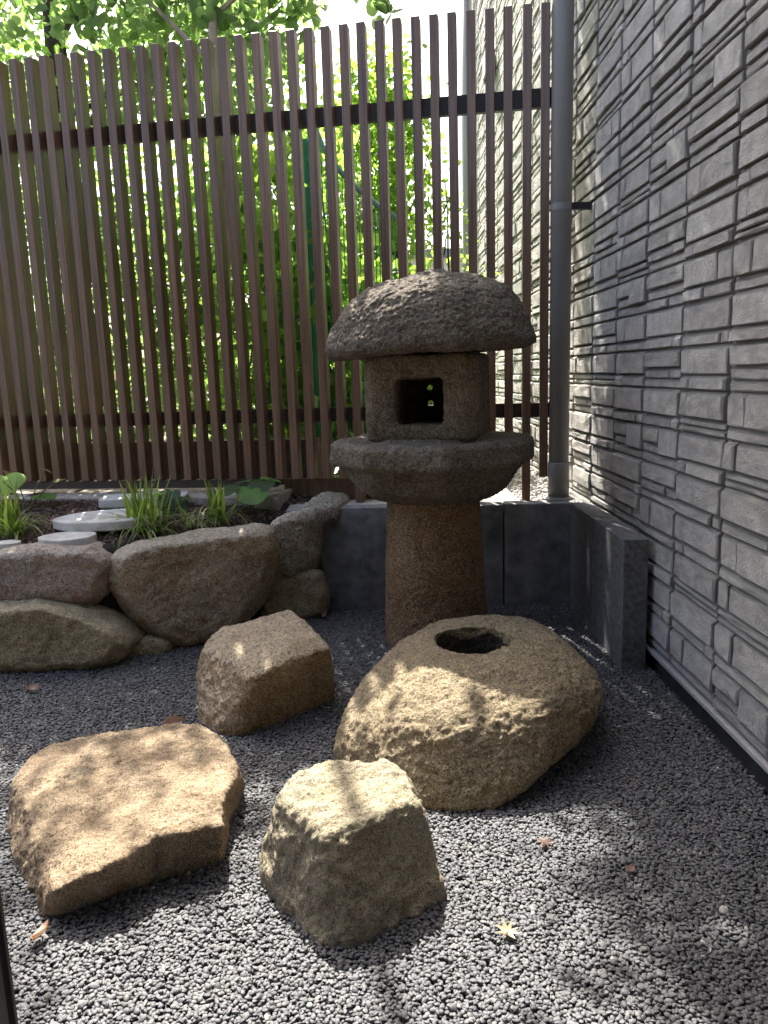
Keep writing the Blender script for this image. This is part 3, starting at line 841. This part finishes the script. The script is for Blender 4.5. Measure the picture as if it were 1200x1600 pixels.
# soil bed
NX, NY = 90, 40
V, F = [], []
def soil_front(x): return 4.04 + max(0, x + 1.50) * .78
for i in range(NX + 1):
    x = -4.2 + (4.2 - .46) * i / NX
    for j in range(NY + 1):
        t = j / NY
        y = soil_front(x) * (1 - t) + 5.62 * t
        V.append((x, y, .565 + .130 * min(1, t * 1.25) ** .8))
for i in range(NX):
    for j in range(NY):
        a = i * (NY + 1) + j
        F.append((a, a + NY + 1, a + NY + 2, a + 1))
o0 = len(V)
for i in range(NX + 1): V.append((V[i * (NY + 1)][0], V[i * (NY + 1)][1], -.05))
for i in range(NX): F.append((i * (NY + 1), o0 + i, o0 + i + 1, (i + 1) * (NY + 1)))
o1 = len(V)
for j in range(NY + 1): V.append((V[NX * (NY + 1) + j][0], V[NX * (NY + 1) + j][1], -.05))
for j in range(NY): F.append((NX * (NY + 1) + j, o1 + j, o1 + j + 1, NX * (NY + 1) + j + 1))
me = mesh_from('soil_bed', V, F)
rough(me, [(.022, 6, 4, False)], 5.0)
struct(obj('soil_bed', me, M['soil']))
def soil_z(x, y):
    t = max(0, (y - soil_front(x)) / (5.62 - soil_front(x)))
    return .565 + .130 * min(1, t * 1.25) ** .8
g = jgrid(-3.4, -.50, 4.05, 5.20, .020)
g = g[(g[:, 1] > 4.10 + np.maximum(0, g[:, 0] + 1.50) * .78)]
n = len(g); zz = np.array([soil_z(a, b) for a, b in g]) + RNG.uniform(-.004, .016, n)
L = RNG.uniform(.008, .022, n)
scatter('bark_mulch', np.column_stack([g, zz]), np.stack([RNG.normal(0, .5, n), RNG.normal(0, .5, n), RNG.uniform(0, 6.28, n)], 1),
        np.stack([L, L * RNG.uniform(.25, .5, n), RNG.uniform(.0015, .004, n)], 1), M['chip'], 1, 'stuff', 'dark bark mulch covering the raised bed', 'mulch')

# stepping stones in the bed
def disc(name, px, py, rx, ry, zt, th_, label, n=40, square=0, irr=.02, seed=1, rotz=0):
    c = at(px, py, z=zt); r = random.Random(seed)
    V, F = [], []
    prof = [(0.97, -th_), (1.0, -th_ + .006), (1.0, -.006), (.985, 0.0)]
    ph_ = [r.uniform(0, 6.28) for _ in range(4)]
    for k in range(n):
        t = 2 * math.pi * k / n
        ct, st = math.cos(t), math.sin(t)
        if square:
            e = 2.0 / square
            ct = math.copysign(abs(ct) ** e, ct); st = math.copysign(abs(st) ** e, st)
        w = 1 + irr * (math.sin(2 * t + ph_[0]) + .6 * math.sin(3 * t + ph_[1]) + .4 * math.sin(7 * t + ph_[2]))
        for q, dz in prof:
            X, Y = rx * ct * w * q, ry * st * w * q
            V.append((c.x + X * math.cos(rotz) - Y * math.sin(rotz), c.y + X * math.sin(rotz) + Y * math.cos(rotz), zt + dz))
    m_ = len(prof)
    for k in range(n):
        k2 = (k + 1) % n
        for q in range(m_ - 1): F.append((k*m_+q, k2*m_+q, k2*m_+q+1, k*m_+q+1))
    F.append(tuple(k*m_ + m_-1 for k in range(n))); F.append(tuple(k*m_ for k in range(n))[::-1])
    return tag(obj(name, mesh_from(name, V, F), M['disc']), label, 'stepping stone', 'pale stepping stones in the raised bed')
disc('stepping_stone', 105, 837, .150, .130, .640, .05, 'round pale disc lying just behind the reddish wall boulder')
disc('stepping_stone', 10, 847, .075, .06, .630, .045, 'smallest grey disc at the left edge of the bed', seed=3)
disc('stepping_stone', 172, 805, .315, .22, .690, .055, 'largest oval stepping stone in the middle of the bed', irr=.035, seed=5, rotz=.25)
disc('stepping_stone', 225, 774, .27, .13, .735, .055, 'squarish pale slab at the foot of the fence', square=5, irr=.02, seed=8, rotz=.12)

# ------------------------------------------------------------------ plants in the bed
def blade(base, az, length, lean, width, droop, n=6):
    V, F = [], []
    p = Vector(base); th_ = math.pi / 2 - lean
    dirh = Vector((math.cos(az), math.sin(az), 0)); side = Vector((-math.sin(az), math.cos(az), 0))
    for i in range(n + 1):
        t = i / n
        w = width * (1 - t ** 2.2) * (.6 + .8 * min(1, t * 3)) * .6
        V.append(p - side * w); V.append(p + side * w)
        step = length / n
        p = p + (dirh * math.cos(th_) + Vector((0, 0, math.sin(th_)))) * step
        th_ -= droop / n
    for i in range(n): F.append((2*i, 2*i+1, 2*i+3, 2*i+2))
    return V, F
def tuft(px, py, zt, nb, lmin, lmax, label, seed, upright=0.3, spread=.03, pale=.3):
    r = random.Random(seed)
    c = at(px, py, z=zt)
    t = thing('grass_tuft', label, 'plant', tuple(c), 'grass tufts in the raised bed')
    a, b = [], []
    for k in range(nb):
        up_ = r.random() < upright
        base = (c.x + r.gauss(0, spread), c.y + r.gauss(0, spread), zt - .01)
        az = r.uniform(0, 6.283)
        if up_: bl = blade(base, az, r.uniform(lmin, lmax) * .95, r.uniform(.02, .3), r.uniform(.010, .014), r.uniform(.1, .7))
        else: bl = blade(base, az, r.uniform(lmin, lmax), r.uniform(.3, .95), r.uniform(.005, .008), r.uniform(1.2, 2.6), 8)
        (b if (r.random() < pale and not up_) else a).append(bl)
    V, F = merge(a); o = obj('blades', mesh_from('blades', V, F, True), M['grass'], t)
    V, F = merge(b); o = obj('pale_blades', mesh_from('pale_blades', V, F, True), M['grass_pale'], t)
    return t
tuft(18, 838, .605, 100, .24, .44, 'grass tuft with arching pale blades at the left end of the bed', 11, .3)
tuft(228, 832, .60, 140, .22, .42, 'densest grass tuft beside the oval stepping stone', 12, .28, .045)
tuft(340, 812, .635, 75, .18, .32, 'upright grass tuft farthest right in the bed', 13, .42, .035)
tuft(300, 822, .61, 36, .2, .32, 'thin drooping grass tuft between two fuller ones', 14, .05, .03, .6)

def broad_leaf(r, cup=.18, fold=.15, notch=.35, n=22, wave=.03, seed=0):
    rr = random.Random(seed); V = [(0, 0, 0)]; F = []
    ph_ = rr.uniform(0, 6)
    for ring_ in (.5, 1.0):
        for k in range(n):
            t = 2 * math.pi * k / n
            rad = r * ring_ * (1 - notch * math.exp(-((t - math.pi) / .35) ** 2)) * (1 + .05 * math.sin(5 * t + ph_))
            x, y = rad * math.cos(t), rad * math.sin(t) * 1.08
            z_ = -cup * r * ring_ ** 2 + fold * abs(y) * ring_ + wave * r * math.sin(4 * t + ph_) * ring_
            V.append((x, y, z_))
    for k in range(n):
        k2 = (k + 1) % n
        F.append((0, 1 + k, 1 + k2)); F.append((1 + k, 1 + n + k, 1 + n + k2, 1 + k2))
    return V, F
def leafy(px, py, zt, leaves, label, seed, mat='broad', cat='plant'):
    c = at(px, py, z=zt)
    t = thing('broad_leaf_plant', label, cat, tuple(c), 'broad leaved plants in the raised bed')
    for k, (lx, ly, dY, r, tilt, az, mt) in enumerate(leaves):
        p = at(lx, ly, Y=c.y + dY)
        V, F = broad_leaf(r, seed=seed * 10 + k)
        rot = Matrix.Rotation(az, 4, 'Z') @ Matrix.Rotation(tilt, 4, 'Y')
        me = mesh_from('leaf', V, F, True)
        o = obj('leaf', me, M[mt], t, p)
        o.matrix_basis = Matrix.Translation(p) @ rot
        mid = (c + p) / 2 + Vector((.01, .0, .03))
        V, F = tube([c + Vector((random.uniform(-.02, .02), random.uniform(-.02, .02), -.01)), mid, p], [.005, .004, .003], 6)
        obj('stem', mesh_from('stem', V, F, True), M['stalk'], t)
    return t
leafy(40, 800, .65, [(4, 752, -.05, .125, .75, 2.2, 'leaf_blue'), (66, 774, .05, .085, .12, -.4, 'broad'), (72, 734, .15, .045, .5, .4, 'yellow_leaf'), (92, 750, .05, .042, -.2, .8, 'stalk'), (20, 742, .1, .06, .9, 1.2, 'yellow_leaf')],
      'broad leaved plant with tall yellowish leaf stalks at the left end of the bed', 1)
leafy(392, 790, .66, [(376, 753, .08, .082, .25, 3.0, 'broad'), (408, 756, .0, .080, .45, -1.7, 'leaf_blue'), (422, 748, .1, .075, .25, .2, 'broad'), (394, 770, -.08, .095, .6, -1.4, 'broad'), (360, 764, -.05, .06, .6, -2.2, 'leaf_blue')],
      'glossy broad leaved plant nearest the right end of the bed', 2)
leafy(268, 800, .655, [(262, 778, .06, .085, .9, -2.0, 'broad_dark'), (275, 790, 0, .075, 1.0, -1.2, 'broad_dark'), (252, 790, -.02, .06, .8, -2.6, 'broad_dark'), (246, 772, .05, .04, .5, 2.5, 'leaf_fresh'), (292, 776, .02, .035, .4, .3, 'leaf_fresh')],
      'dark leaved plant between the slab and the upright grass tuft', 3)

# ------------------------------------------------------------------ fallen leaves on the gravel
def maple(r, lobes=7, seed=0):
    rr = random.Random(seed); pts = []
    for k in range(lobes):
        a = (k - (lobes - 1) / 2) * (math.radians(250) / (lobes - 1))
        ln = r * (1 - .32 * abs(k - (lobes - 1) / 2) / ((lobes - 1) / 2)) * rr.uniform(.9, 1.1)
        pts.append((a, ln)); pts.append((a + math.radians(125) / (lobes - 1), r * .32))
    pts = pts[:-1] + [(math.pi, r * .15)]
    V = [(0, 0, .004)]
    for a, ln in pts:
        V.append((ln * math.cos(a), ln * math.sin(a), rr.uniform(-.002, .008) + .18 * ln * (ln / r)))
    n = len(pts)
    F = [(0, 1 + k, 1 + (k + 1) % n) for k in range(n)]
    V2, F2 = tube([(0, 0, .003), (-r * .45, .004, .004), (-r * .8, .012, .002)], [.0012, .001, .0008], 5)
    return merge([(V, F), (V2, F2)])
def oval_leaf(r, seed=0, curl=.5):
    rr = random.Random(seed); V, F = [], []
    n = 7
    for i in range(n):
        t = i / (n - 1); w = r * .62 * math.sin(math.pi * min(1, max(0.02, t)) ** .85) + .0008
        for s_ in (-1, 0, 1):
            V.append(((t - .5) * 2 * r, s_ * w * (1 - .15 * curl), curl * r * (abs(s_) * .45 + (t - .5) ** 2 * .9) + rr.uniform(-.001, .001)))
    for i in range(n - 1):
        for s_ in range(2): F.append((i*3+s_, i*3+s_+1, (i+1)*3+s_+1, (i+1)*3+s_))
    V2, F2 = tube([(-r, 0, curl * r * .22), (-r * 1.35, .003, curl * r * .3)], [.0012, .0009], 5)
    return merge([(V, F), (V2, F2)])
def fallen(px, py, geo, mat, az, tilt, label, z_=.012):
    p = at(px, py, z=z_)
    V, F = geo
    o = obj('fallen_leaf', mesh_from('fallen_leaf', V, F, True), M[mat])
    o.matrix_world = Matrix.Translation(p) @ Matrix.Rotation(az, 4, 'Z') @ Matrix.Rotation(tilt, 4, 'X')
    return tag(o, label, 'leaf', 'fallen leaves on the gravel')
fallen(67, 1458, oval_leaf(.034, 1, .8), 'dry_leaf', 1.3, -.5, 'curled pale brown leaf in front of the flat stone', .02)
fallen(53, 1075, oval_leaf(.035, 2, .7), 'dry_leaf', .2, .5, 'pinkish dry leaf below the long olive boulder', .018)
fallen(508, 961, oval_leaf(.035, 3, .6), 'dry_leaf', 2.0, -.7, 'dry leaf standing by the shaded boulder left of the lantern pillar', .024)
fallen(272, 1128, oval_leaf(.04, 4, .6), 'dry_leaf', .3, .8, 'dry leaf behind the top edge of the flat stone', .15)
fallen(582, 993, oval_leaf(.022, 5, .4), 'red_leaf', 2.6, .2, 'small reddish leaf beside the foot of the lantern pillar')
fallen(852, 1318, maple(.040, 7, 1), 'red_leaf', 2.0, .1, 'reddish star-shaped maple leaf below the water basin')
fallen(793, 1457, maple(.046, 7, 2), 'yellow_leaf', 1.1, .05, 'yellow and red star-shaped maple leaf in the sunlit gravel', .016)
fallen(985, 1357, oval_leaf(.020, 7, .3), 'red_leaf', .7, .1, 'tiny reddish leaf scrap on the shaded gravel to the right')

# ------------------------------------------------------------------ trees and green behind the fence
def leaf_cloud(C, rad, n_clump, per, size, seed, flat=.75, fill=.5, clump=.16, droop=.35):
    """leaf blades spread through ellipsoids: C,(rx,ry,rz); each leaf six-sided and folded along its rib"""
    r = np.random.default_rng(seed)
    C = np.asarray(C, float); rad = np.asarray(rad, float)
    d = r.normal(size=(n_clump, 3)); d /= np.linalg.norm(d, axis=1)[:, None]
    q = C + d * rad * (r.uniform(fill ** 3, 1, (n_clump, 1)) ** (1 / 3))
    P = np.repeat(q, per, 0) + r.normal(0, clump, (n_clump * per, 3)) * np.array([1, 1, .7])
    n = len(P)
    s = size * r.uniform(.65, 1.25, (n, 1))
    a = r.normal(size=(n, 3)); a[:, 2] -= droop; a /= np.linalg.norm(a, axis=1)[:, None]
    u = r.normal(size=(n, 3)) * .7 + np.array([0, 0, flat]); u -= a * (u * a).sum(1)[:, None]; u /= np.linalg.norm(u, axis=1)[:, None]
    b = np.cross(u, a)
    tpl = [(-.5, 0, 0), (-.12, .36, .10), (.25, .28, .09), (.55, 0, -.05), (.25, -.28, .09), (-.12, -.36, .10)]
    V = np.empty((n, 6, 3))
    for k, (x, y, z_) in enumerate(tpl): V[:, k] = P + s * (a * x + b * y + u * z_)
    base = np.arange(n)[:, None] * 6
    F = np.concatenate([base + np.array([0, 1, 2, 3]), base + np.array([0, 3, 4, 5])])
    return V.reshape(-1, 3), F
def crown(name, clouds, mat, parent):
    Vs, Fs, o_ = [], [], 0
    for c in clouds:
        V, F = leaf_cloud(*c[:6], **(c[6] if len(c) > 6 else {}))
        Vs.append(V); Fs.append(F + o_); o_ += len(V)
    return obj(name, quick_mesh(name, np.concatenate(Vs), np.concatenate(Fs)), mat, parent)
def branches(name, lines, mat, parent, sides=7):
    for p, r in lines:
        V, F = tube(p, r, sides)
        obj(name, mesh_from(name, V, F, True), mat, parent)
def limb(p0, p1, r0, r1, seed, n=6, wob=.05):
    r = random.Random(seed); p0, p1 = Vector(p0), Vector(p1); L_ = (p1 - p0).length
    pts = [p0.lerp(p1, i / n) + Vector((r.gauss(0, 1), r.gauss(0, 1), r.gauss(0, .4))) * wob * L_ * (0 if i in (0,) else 1) * .5 for i in range(n + 1)]
    return pts, [r0 + (r1 - r0) * i / n for i in range(n + 1)]

# tree with the slim pale trunk seen above the slats
b1 = at(372, 650, Y=5.8); x1 = b1.x
t = thing('leafy_tree', 'slim pale-trunked tree with hanging heart-shaped leaves behind the fence', 'tree', (x1, 5.8, .6))
branches('trunk', [limb((x1, 5.8, .55), (x1 - .03, 5.8, 7.2), .036, .022, 1, 10, .008)], M['bark'], t, 10)
branches('branch', [limb((x1, 5.8, 3.6), (x1 - .8, 6.2, 4.5), .02, .008, 2), limb((x1, 5.8, 3.9), (x1 + .5, 6.1, 4.5), .02, .007, 3), limb((x1, 5.8, 4.3), (x1 - .4, 7.2, 5.4), .02, .008, 4), limb((x1, 5.8, 4.8), (x1 - 1.1, 6.8, 6.2), .02, .006, 5)], M['bark'], t)
crown('crown', [((x1 - .6, 6.3, 4.45), (.85, .4, .5), 60, 16, .10, 5, dict(droop=.9)), ((x1 + .35, 6.2, 4.15), (.34, .4, .38), 26, 16, .10, 6, dict(droop=.9)),
                ((x1 + .1, 6.1, 3.4), (.25, .3, .35), 8, 12, .09, 7, dict(droop=.9)),
                ((-2.35, 6.75, 6.3), (.75, .5, .35), 42, 14, .085, 8, dict(droop=.5))], M['leaf_blue'], t)
# darker tree on the left
x2 = at(118, 300, Y=8.0).x
t = thing('leafy_tree', 'bushy dark-trunked tree rising behind the left end of the fence', 'tree', (x2, 8.0, .6))
branches('trunk', [limb((x2, 8, .55), (x2 - .1, 8.0, 6.4), .13, .06, 11, 10, .01)], M['bark_dark'], t, 10)
branches('branch', [limb((x2, 8, 3.6), (x2 + 1.2, 7.7, 5.2), .05, .015, 12), limb((x2, 8, 3.3), (x2 - 1.4, 7.8, 4.9), .05, .015, 13), limb((x2, 8, 4.4), (x2 + .4, 8.8, 6.4), .05, .015, 14), limb((x2, 8, 4.0), (x2 + .9, 8.3, 4.4), .03, .01, 15), ([(x2 - .05, 8, 5.0), (x2 + 1.0, 8.8, 5.9), (-.9, 9.3, 6.4), (0, 8.8, 6.6), (.2, 7.6, 6.6), (.1, 6.4, 6.4)], [.06, .055, .05, .045, .035, .02]), limb((.12, 6.9, 6.5), (.3, 5.3, 6.4), .02, .008, 17), limb((.15, 7.0, 6.5), (-.6, 6.2, 6.3), .018, .006, 18)], M['bark_dark'], t)
crown('crown', [((x2 + .2, 8.1, 5.0), (2.0, 1.1, 1.25), 330, 20, .085, 15), ((x2 + 1.3, 7.9, 4.4), (1.0, .8, .6), 90, 20, .085, 16), ((x2 - 1.2, 8, 4.2), (.8, .8, .8), 90, 20, .085, 17), ((.44, 6.0, 6.25), (.90, 1.35, .5), 360, 24, .085, 27, dict(clump=.13)), ((.15, 7.75, 6.3), (.6, .5, .35), 60, 20, .085, 28)], M['leaf_mid'], t)
# yellow-green tree in the middle, its upper crown hanging over the garden
x3 = at(640, 400, Y=8.6).x
t = thing('leafy_tree', 'yellow-green tree behind the middle of the fence, right of the pale trunk', 'tree', (x3, 8.6, .6))
branches('trunk', [limb((x3, 8.6, .55), (x3 - .3, 8.5, 4.3), .035, .012, 21, 10, .02)], M['bark_dark'], t, 8)
branches('branch', [limb((x3 - .12, 8.56, 2.2), (x3 - .7, 8.4, 3.4), .016, .006, 22), limb((x3 - .18, 8.54, 2.7), (x3 + .3, 8.4, 3.8), .014, .005, 23), limb((x3 - .2, 8.53, 3.0), (x3 - .5, 8.5, 4.2), .012, .004, 24)], M['bark_dark'], t)
crown('crown', [((x3 - .30, 8.5, 3.7), (.50, .5, .95), 170, 18, .085, 25), ((x3 - .35, 8.4, 2.6), (.5, .5, .6), 70, 18, .075, 26)], M['leaf_fresh'], t)
# thin sapling towards the house
x4 = at(694, 500, Y=8.0).x
t = thing('sapling', 'thin sparse sapling against the white sky near the clad wall', 'tree', (x4, 8.0, .6))
L4 = [limb((x4, 8, .55), (x4 + .03, 8, 3.3), .022, .006, 31, 8, .02)]
for k in range(9):
    zz = 1.6 + k * .2
    L4.append(limb((x4 + .01, 8, zz), (x4 + random.uniform(-.45, .35), 8 + random.uniform(-.2, .2), zz + random.uniform(.25, .6)), .009, .003, 40 + k))
branches('trunk', L4[:1], M['bark_dark'], t, 6)
branches('branch', L4[1:], M['bark_dark'], t, 6)
crown('crown', [((x4 - .05, 8, 2.55), (.42, .35, .65), 46, 9, .055, 33, dict(clump=.09)), ((x4 - .1, 8, 1.5), (.4, .4, .5), 30, 14, .07, 34)], M['leaf_fresh'], t)
# big climbing leaves on the wire fence
xv0, xv1 = at(330, 400, Y=6.0).x, at(640, 400, Y=6.0).x
t = thing('climbing_vine', 'sunlit climbing vine with large yellow-green leaves behind the fence', 'vine', ((xv0 + xv1) / 2, 6.3, .6))
branches('stem', [limb((xv0 + .2 * k, 6.35, .6), (xv0 + .2 * k + random.uniform(-.2, .3), 6.4, 2.9 + .1 * (k % 3)), .010, .004, 60 + k) for k in range(7)], M['bark'], t, 5)
crown('leaves', [((xv0 + .35, 6.4, 1.9), (.45, .22, 1.1), 90, 10, .14, 41, dict(flat=.2, droop=.8, fill=.1)), ((xv0 + .95, 6.5, 1.75), (.55, .25, 1.0), 100, 10, .14, 42, dict(flat=.2, droop=.8, fill=.1)),
                 ((xv1 - .1, 6.6, 1.5), (.35, .22, .75), 40, 10, .11, 43, dict(flat=.2, droop=.8, fill=.1)), ((xv0 + .5, 6.45, 3.1), (.5, .25, .45), 30, 10, .11, 44, dict(flat=.2, droop=.8, fill=.1))], M['leaf_fresh'], t)
# low plants just behind the fence
for k, (px, lab) in enumerate(((480, 'low leafy plant behind the lower rail left of the lantern'), (250, 'low leafy plant behind the lower rail at the left'), (640, 'low leafy plant hidden behind the lantern fire box'))):
    c = at(px, 690, Y=6.3)
    t = thing('low_plant', lab, 'plant', (c.x, 6.3, .6))
    branches('stem', [limb((c.x + .08 * q, 6.3, .58), (c.x + .16 * q, 6.3, 1.05), .008, .003, 80 + k * 5 + q) for q in range(-2, 3)], M['stalk'], t, 5)
    crown('leaves', [((c.x, 6.3, 1.05), (.6, .22, .3), 34, 8, .12, 90 + k, dict(flat=.5))], M['leaf_blue'], t)
# dense green farther back
for k, (cx_, cy_, cz_, rx, ry, rz, nc, sz_, mt, sd) in enumerate((
        (-3.9, 9.6, 2.7, 2.2, .9, 2.4, 440, .125, 'leaf_mid', 51), (-1.5, 10.2, 2.4, 1.5, .8, 2.1, 380, .135, 'leaf_mid', 52), (-.2, 10.8, 1.5, 1.0, .8, 1.1, 200, .09, 'leaf_mid', 53), (-5.8, 9, 2.4, 1.5, 1, 2.2, 250, .1, 'leaf_mid', 54))):
    o = crown('foliage', [((cx_, cy_, cz_), (rx, ry, rz), nc, 16, sz_, sd, dict(fill=.2))], M[mt], None)
    struct(o, 'stuff', ['dark green thicket behind the left part of the fence', 'mid green thicket behind the middle of the fence', 'green thicket low behind the lantern', 'green thicket past the left end of the fence'][k], 'shrubs')
# leaves hanging into the top of the frame, each its own piece
sp = thing('leafy_tree', 'overhanging tree whose heart-shaped leaves hang into the top of the view', 'tree', (-3.0, 5.9, .6))
branches('trunk', [limb((-4.3, 5.9, .55), (-4.2, 5.9, 5.2), .09, .05, 71, 9, .01)], M['bark'], sp, 10)
hl = []
V, F = broad_leaf(1.0, cup=.25, fold=.2, notch=.25, n=14, seed=4)
hleaf = mesh_from('leaf', V, F, True); hleaf.materials.append(M['leaf_blue'])
rr = random.Random(5)
tips = [(330, 25, 5.9, 22, 34), (420, 40, 6.0, 22, 46), (470, 5, 6.0, 8, 22), (598, 12, 6.0, 12, 22), (90, 20, 6.1, 18, 44), (20, 40, 6.1, 10, 30), (250, 30, 6.1, 14, 40)]
for (px, py, Y, n_, spread) in tips:
    for k in range(n_):
        p = at(px + rr.gauss(0, spread * .6), py + rr.gauss(0, spread * .45), Y=Y + rr.uniform(-.15, .15))
        o = obj('leaf', hleaf, None, sp, p)
        s_ = rr.uniform(.040, .066)
        o.matrix_basis = Matrix.Translation(p) @ Matrix.Rotation(rr.uniform(0, 6.28), 4, 'Z') @ Matrix.Rotation(rr.uniform(.5, 1.4), 4, 'Y') @ Matrix.Scale(s_, 4)
    tip = at(px, py - 10, Y=Y)
    hl.append(limb((-4.2, 5.9, 5.1), tuple(tip + Vector((0, 0, .35))), .02, .006, 100 + px, 8, .03))
    hl.append(limb(tuple(tip + Vector((0, 0, .35))), tuple(tip), .006, .003, 200 + px, 4, .05))
branches('branch', hl, M['bark'], sp, 6)

# ------------------------------------------------------------------ green wire fence and gate behind
gf = thing('wire_fence', 'green wire mesh fence with a curved handrail behind the slats', 'fence', (-.5, 6.15, .6))
YG = 6.15
xa, xb, xc = at(300, 400, Y=YG).x, at(486, 400, Y=YG).x, at(628, 400, Y=YG).x
for xx, z1 in ((xa, 2.6), (xb, 3.2), (xc, 2.1)):
    v, f = tube([(xx, YG, .55), (xx, YG, z1)], .024, 10); obj('post', mesh_from('post', v, f, False), M['green_wire'], gf)
w = []
for k in range(9): w.append(tube([(xa, YG, .95 + k * .19), (xb, YG, .95 + k * .19)], .0055, 5))
k = 0
xx = xa
while xx < xb:
    w.append(tube([(xx, YG + .006, .7), (xx, YG + .006, 2.5)], .0035, 4)); xx += .06
V, F = merge(w); o = obj('wire_mesh', mesh_from('wire_mesh', V, F), M['green_wire'], gf); o['kind'] = 'stuff'
arc = [at(px, py, Y=YG) for px, py in ((492, 196), (505, 232), (530, 266), (560, 296), (596, 326), (628, 345))]
v, f = tube(arc, .021, 10); obj('handrail', mesh_from('handrail', v, f, True), M['teal_tube'], gf)
w = []
def arc_z(x):
    for a, b in zip(arc, arc[1:]):
        if a.x <= x <= b.x: return a.z + (b.z - a.z) * (x - a.x) / (b.x - a.x)
    return 2.0
xx = xb + .04
while xx < xc:
    w.append(tube([(xx, YG, .75), (xx + .01, YG, arc_z(xx) - .01)], .005, 4)); xx += .03
for k in range(6): w.append(tube([(xb, YG - .006, .9 + k * .25), (xc, YG - .006, .9 + k * .25)], .003, 4))
V, F = merge(w); o = obj('wire_mesh', mesh_from('wire_mesh', V, F), M['green_wire'], gf); o['kind'] = 'stuff'
for dx in (.05, .09):
    pass
v, f = merge([tube([at(478, 180, Y=6.1), at(505, 400, Y=6.1), at(512, 640, Y=6.1)], .010, 6), tube([at(486, 180, Y=6.12), at(518, 420, Y=6.12), at(528, 640, Y=6.12)], .007, 6)])
obj('brace', mesh_from('brace', v, f, True), M['green_wire'], gf)

# pale building far behind
fb = thing('far_building', 'pale building far behind the fence beside the clad wall', 'building', (1.2, 19, 0))
x0b = at(600, 400, Y=19).x; x1b = at(760, 400, Y=19).x
v, f = box((x0b, 19, .5), (x1b + 2, 23, 4.1)); obj('wall', mesh_from('wall', v, f), M['far_wall'], fb)
v, f = box((x0b - .2, 18.8, 4.1), (x1b + 2.2, 23.2, 4.28)); obj('roof', mesh_from('roof', v, f), M['far_roof'], fb)
v, f = box((1.45, 18.95, 2.3), (2.1, 19.02, 3.3)); wdw = obj('window', mesh_from('window', v, f), M['glass_dark'], fb)
v, f = merge([box((1.40, 18.93, 2.25), (1.45, 19.03, 3.35)), box((2.1, 18.93, 2.25), (2.15, 19.03, 3.35)), box((1.45, 18.93, 3.3), (2.1, 19.03, 3.35)), box((1.45, 18.93, 2.25), (2.1, 19.03, 2.3))])
obj('frame', mesh_from('frame', v, f), M['pipe_far'], wdw)

# ------------------------------------------------------------------ the room the picture is taken from: window frame and walls
wx = at(25, 1600, Y=.912).x
win = thing('garden_window', 'black window frame edge at the lower left, nearest the viewer', 'window', (wx, .85, 0))
me = bevel_box_mesh('stile', (wx - .07, .85, .10), (wx, .90, 2.6), .004); obj('stile', me, M['frame'], win)
me = bevel_box_mesh('groove_bead', (wx - .006, .905, .10), (wx + .004, .912, 2.6), .001); obj('bead', me, M['frame'], win)
me = bevel_box_mesh('stile', (-3.29, .85, .10), (-3.22, .90, 2.6), .004); obj('stile', me, M['frame'], win)
me = bevel_box_mesh('stile', (1.05, .85, .10), (1.12, .90, 2.6), .004); obj('stile', me, M['frame'], win)
me = bevel_box_mesh('head', (-3.29, .85, 2.603), (1.12, .90, 2.68), .004); obj('head', me, M['frame'], win)
me = bevel_box_mesh('sill', (-3.29, .85, .03), (1.12, .90, .097), .004); obj('sill', me, M['frame'], win)
hs = thing('garden_house', 'house behind the viewer that the garden window belongs to', 'house', (0, -1, 0))
v, f = merge([box((-5, .80, -.04), (-3.30, .95, 3.2)), box((1.125, .80, -.04), (1.31, .95, 3.2)), box((-3.30, .80, 2.69), (1.125, .95, 3.2))])
obj('wall', mesh_from('wall', v, f), M['plaster'], hs)
v, f = merge([box((-5, -3.6, -.04), (1.31, -3.5, 3.2)), box((-5.1, -3.5, -.04), (-5, .95, 3.2))])
obj('room_wall', mesh_from('room_wall', v, f), M['plaster'], hs)
v, f = box((-5.1, -3.6, 3.203), (1.29, 1.62, 3.35)); obj('roof', mesh_from('roof', v, f), M['far_roof'], hs)
v, f = box((-5, -3.5, .0), (1.31, .79, .05)); obj('floor', mesh_from('floor', v, f), M['floorwood'], hs)
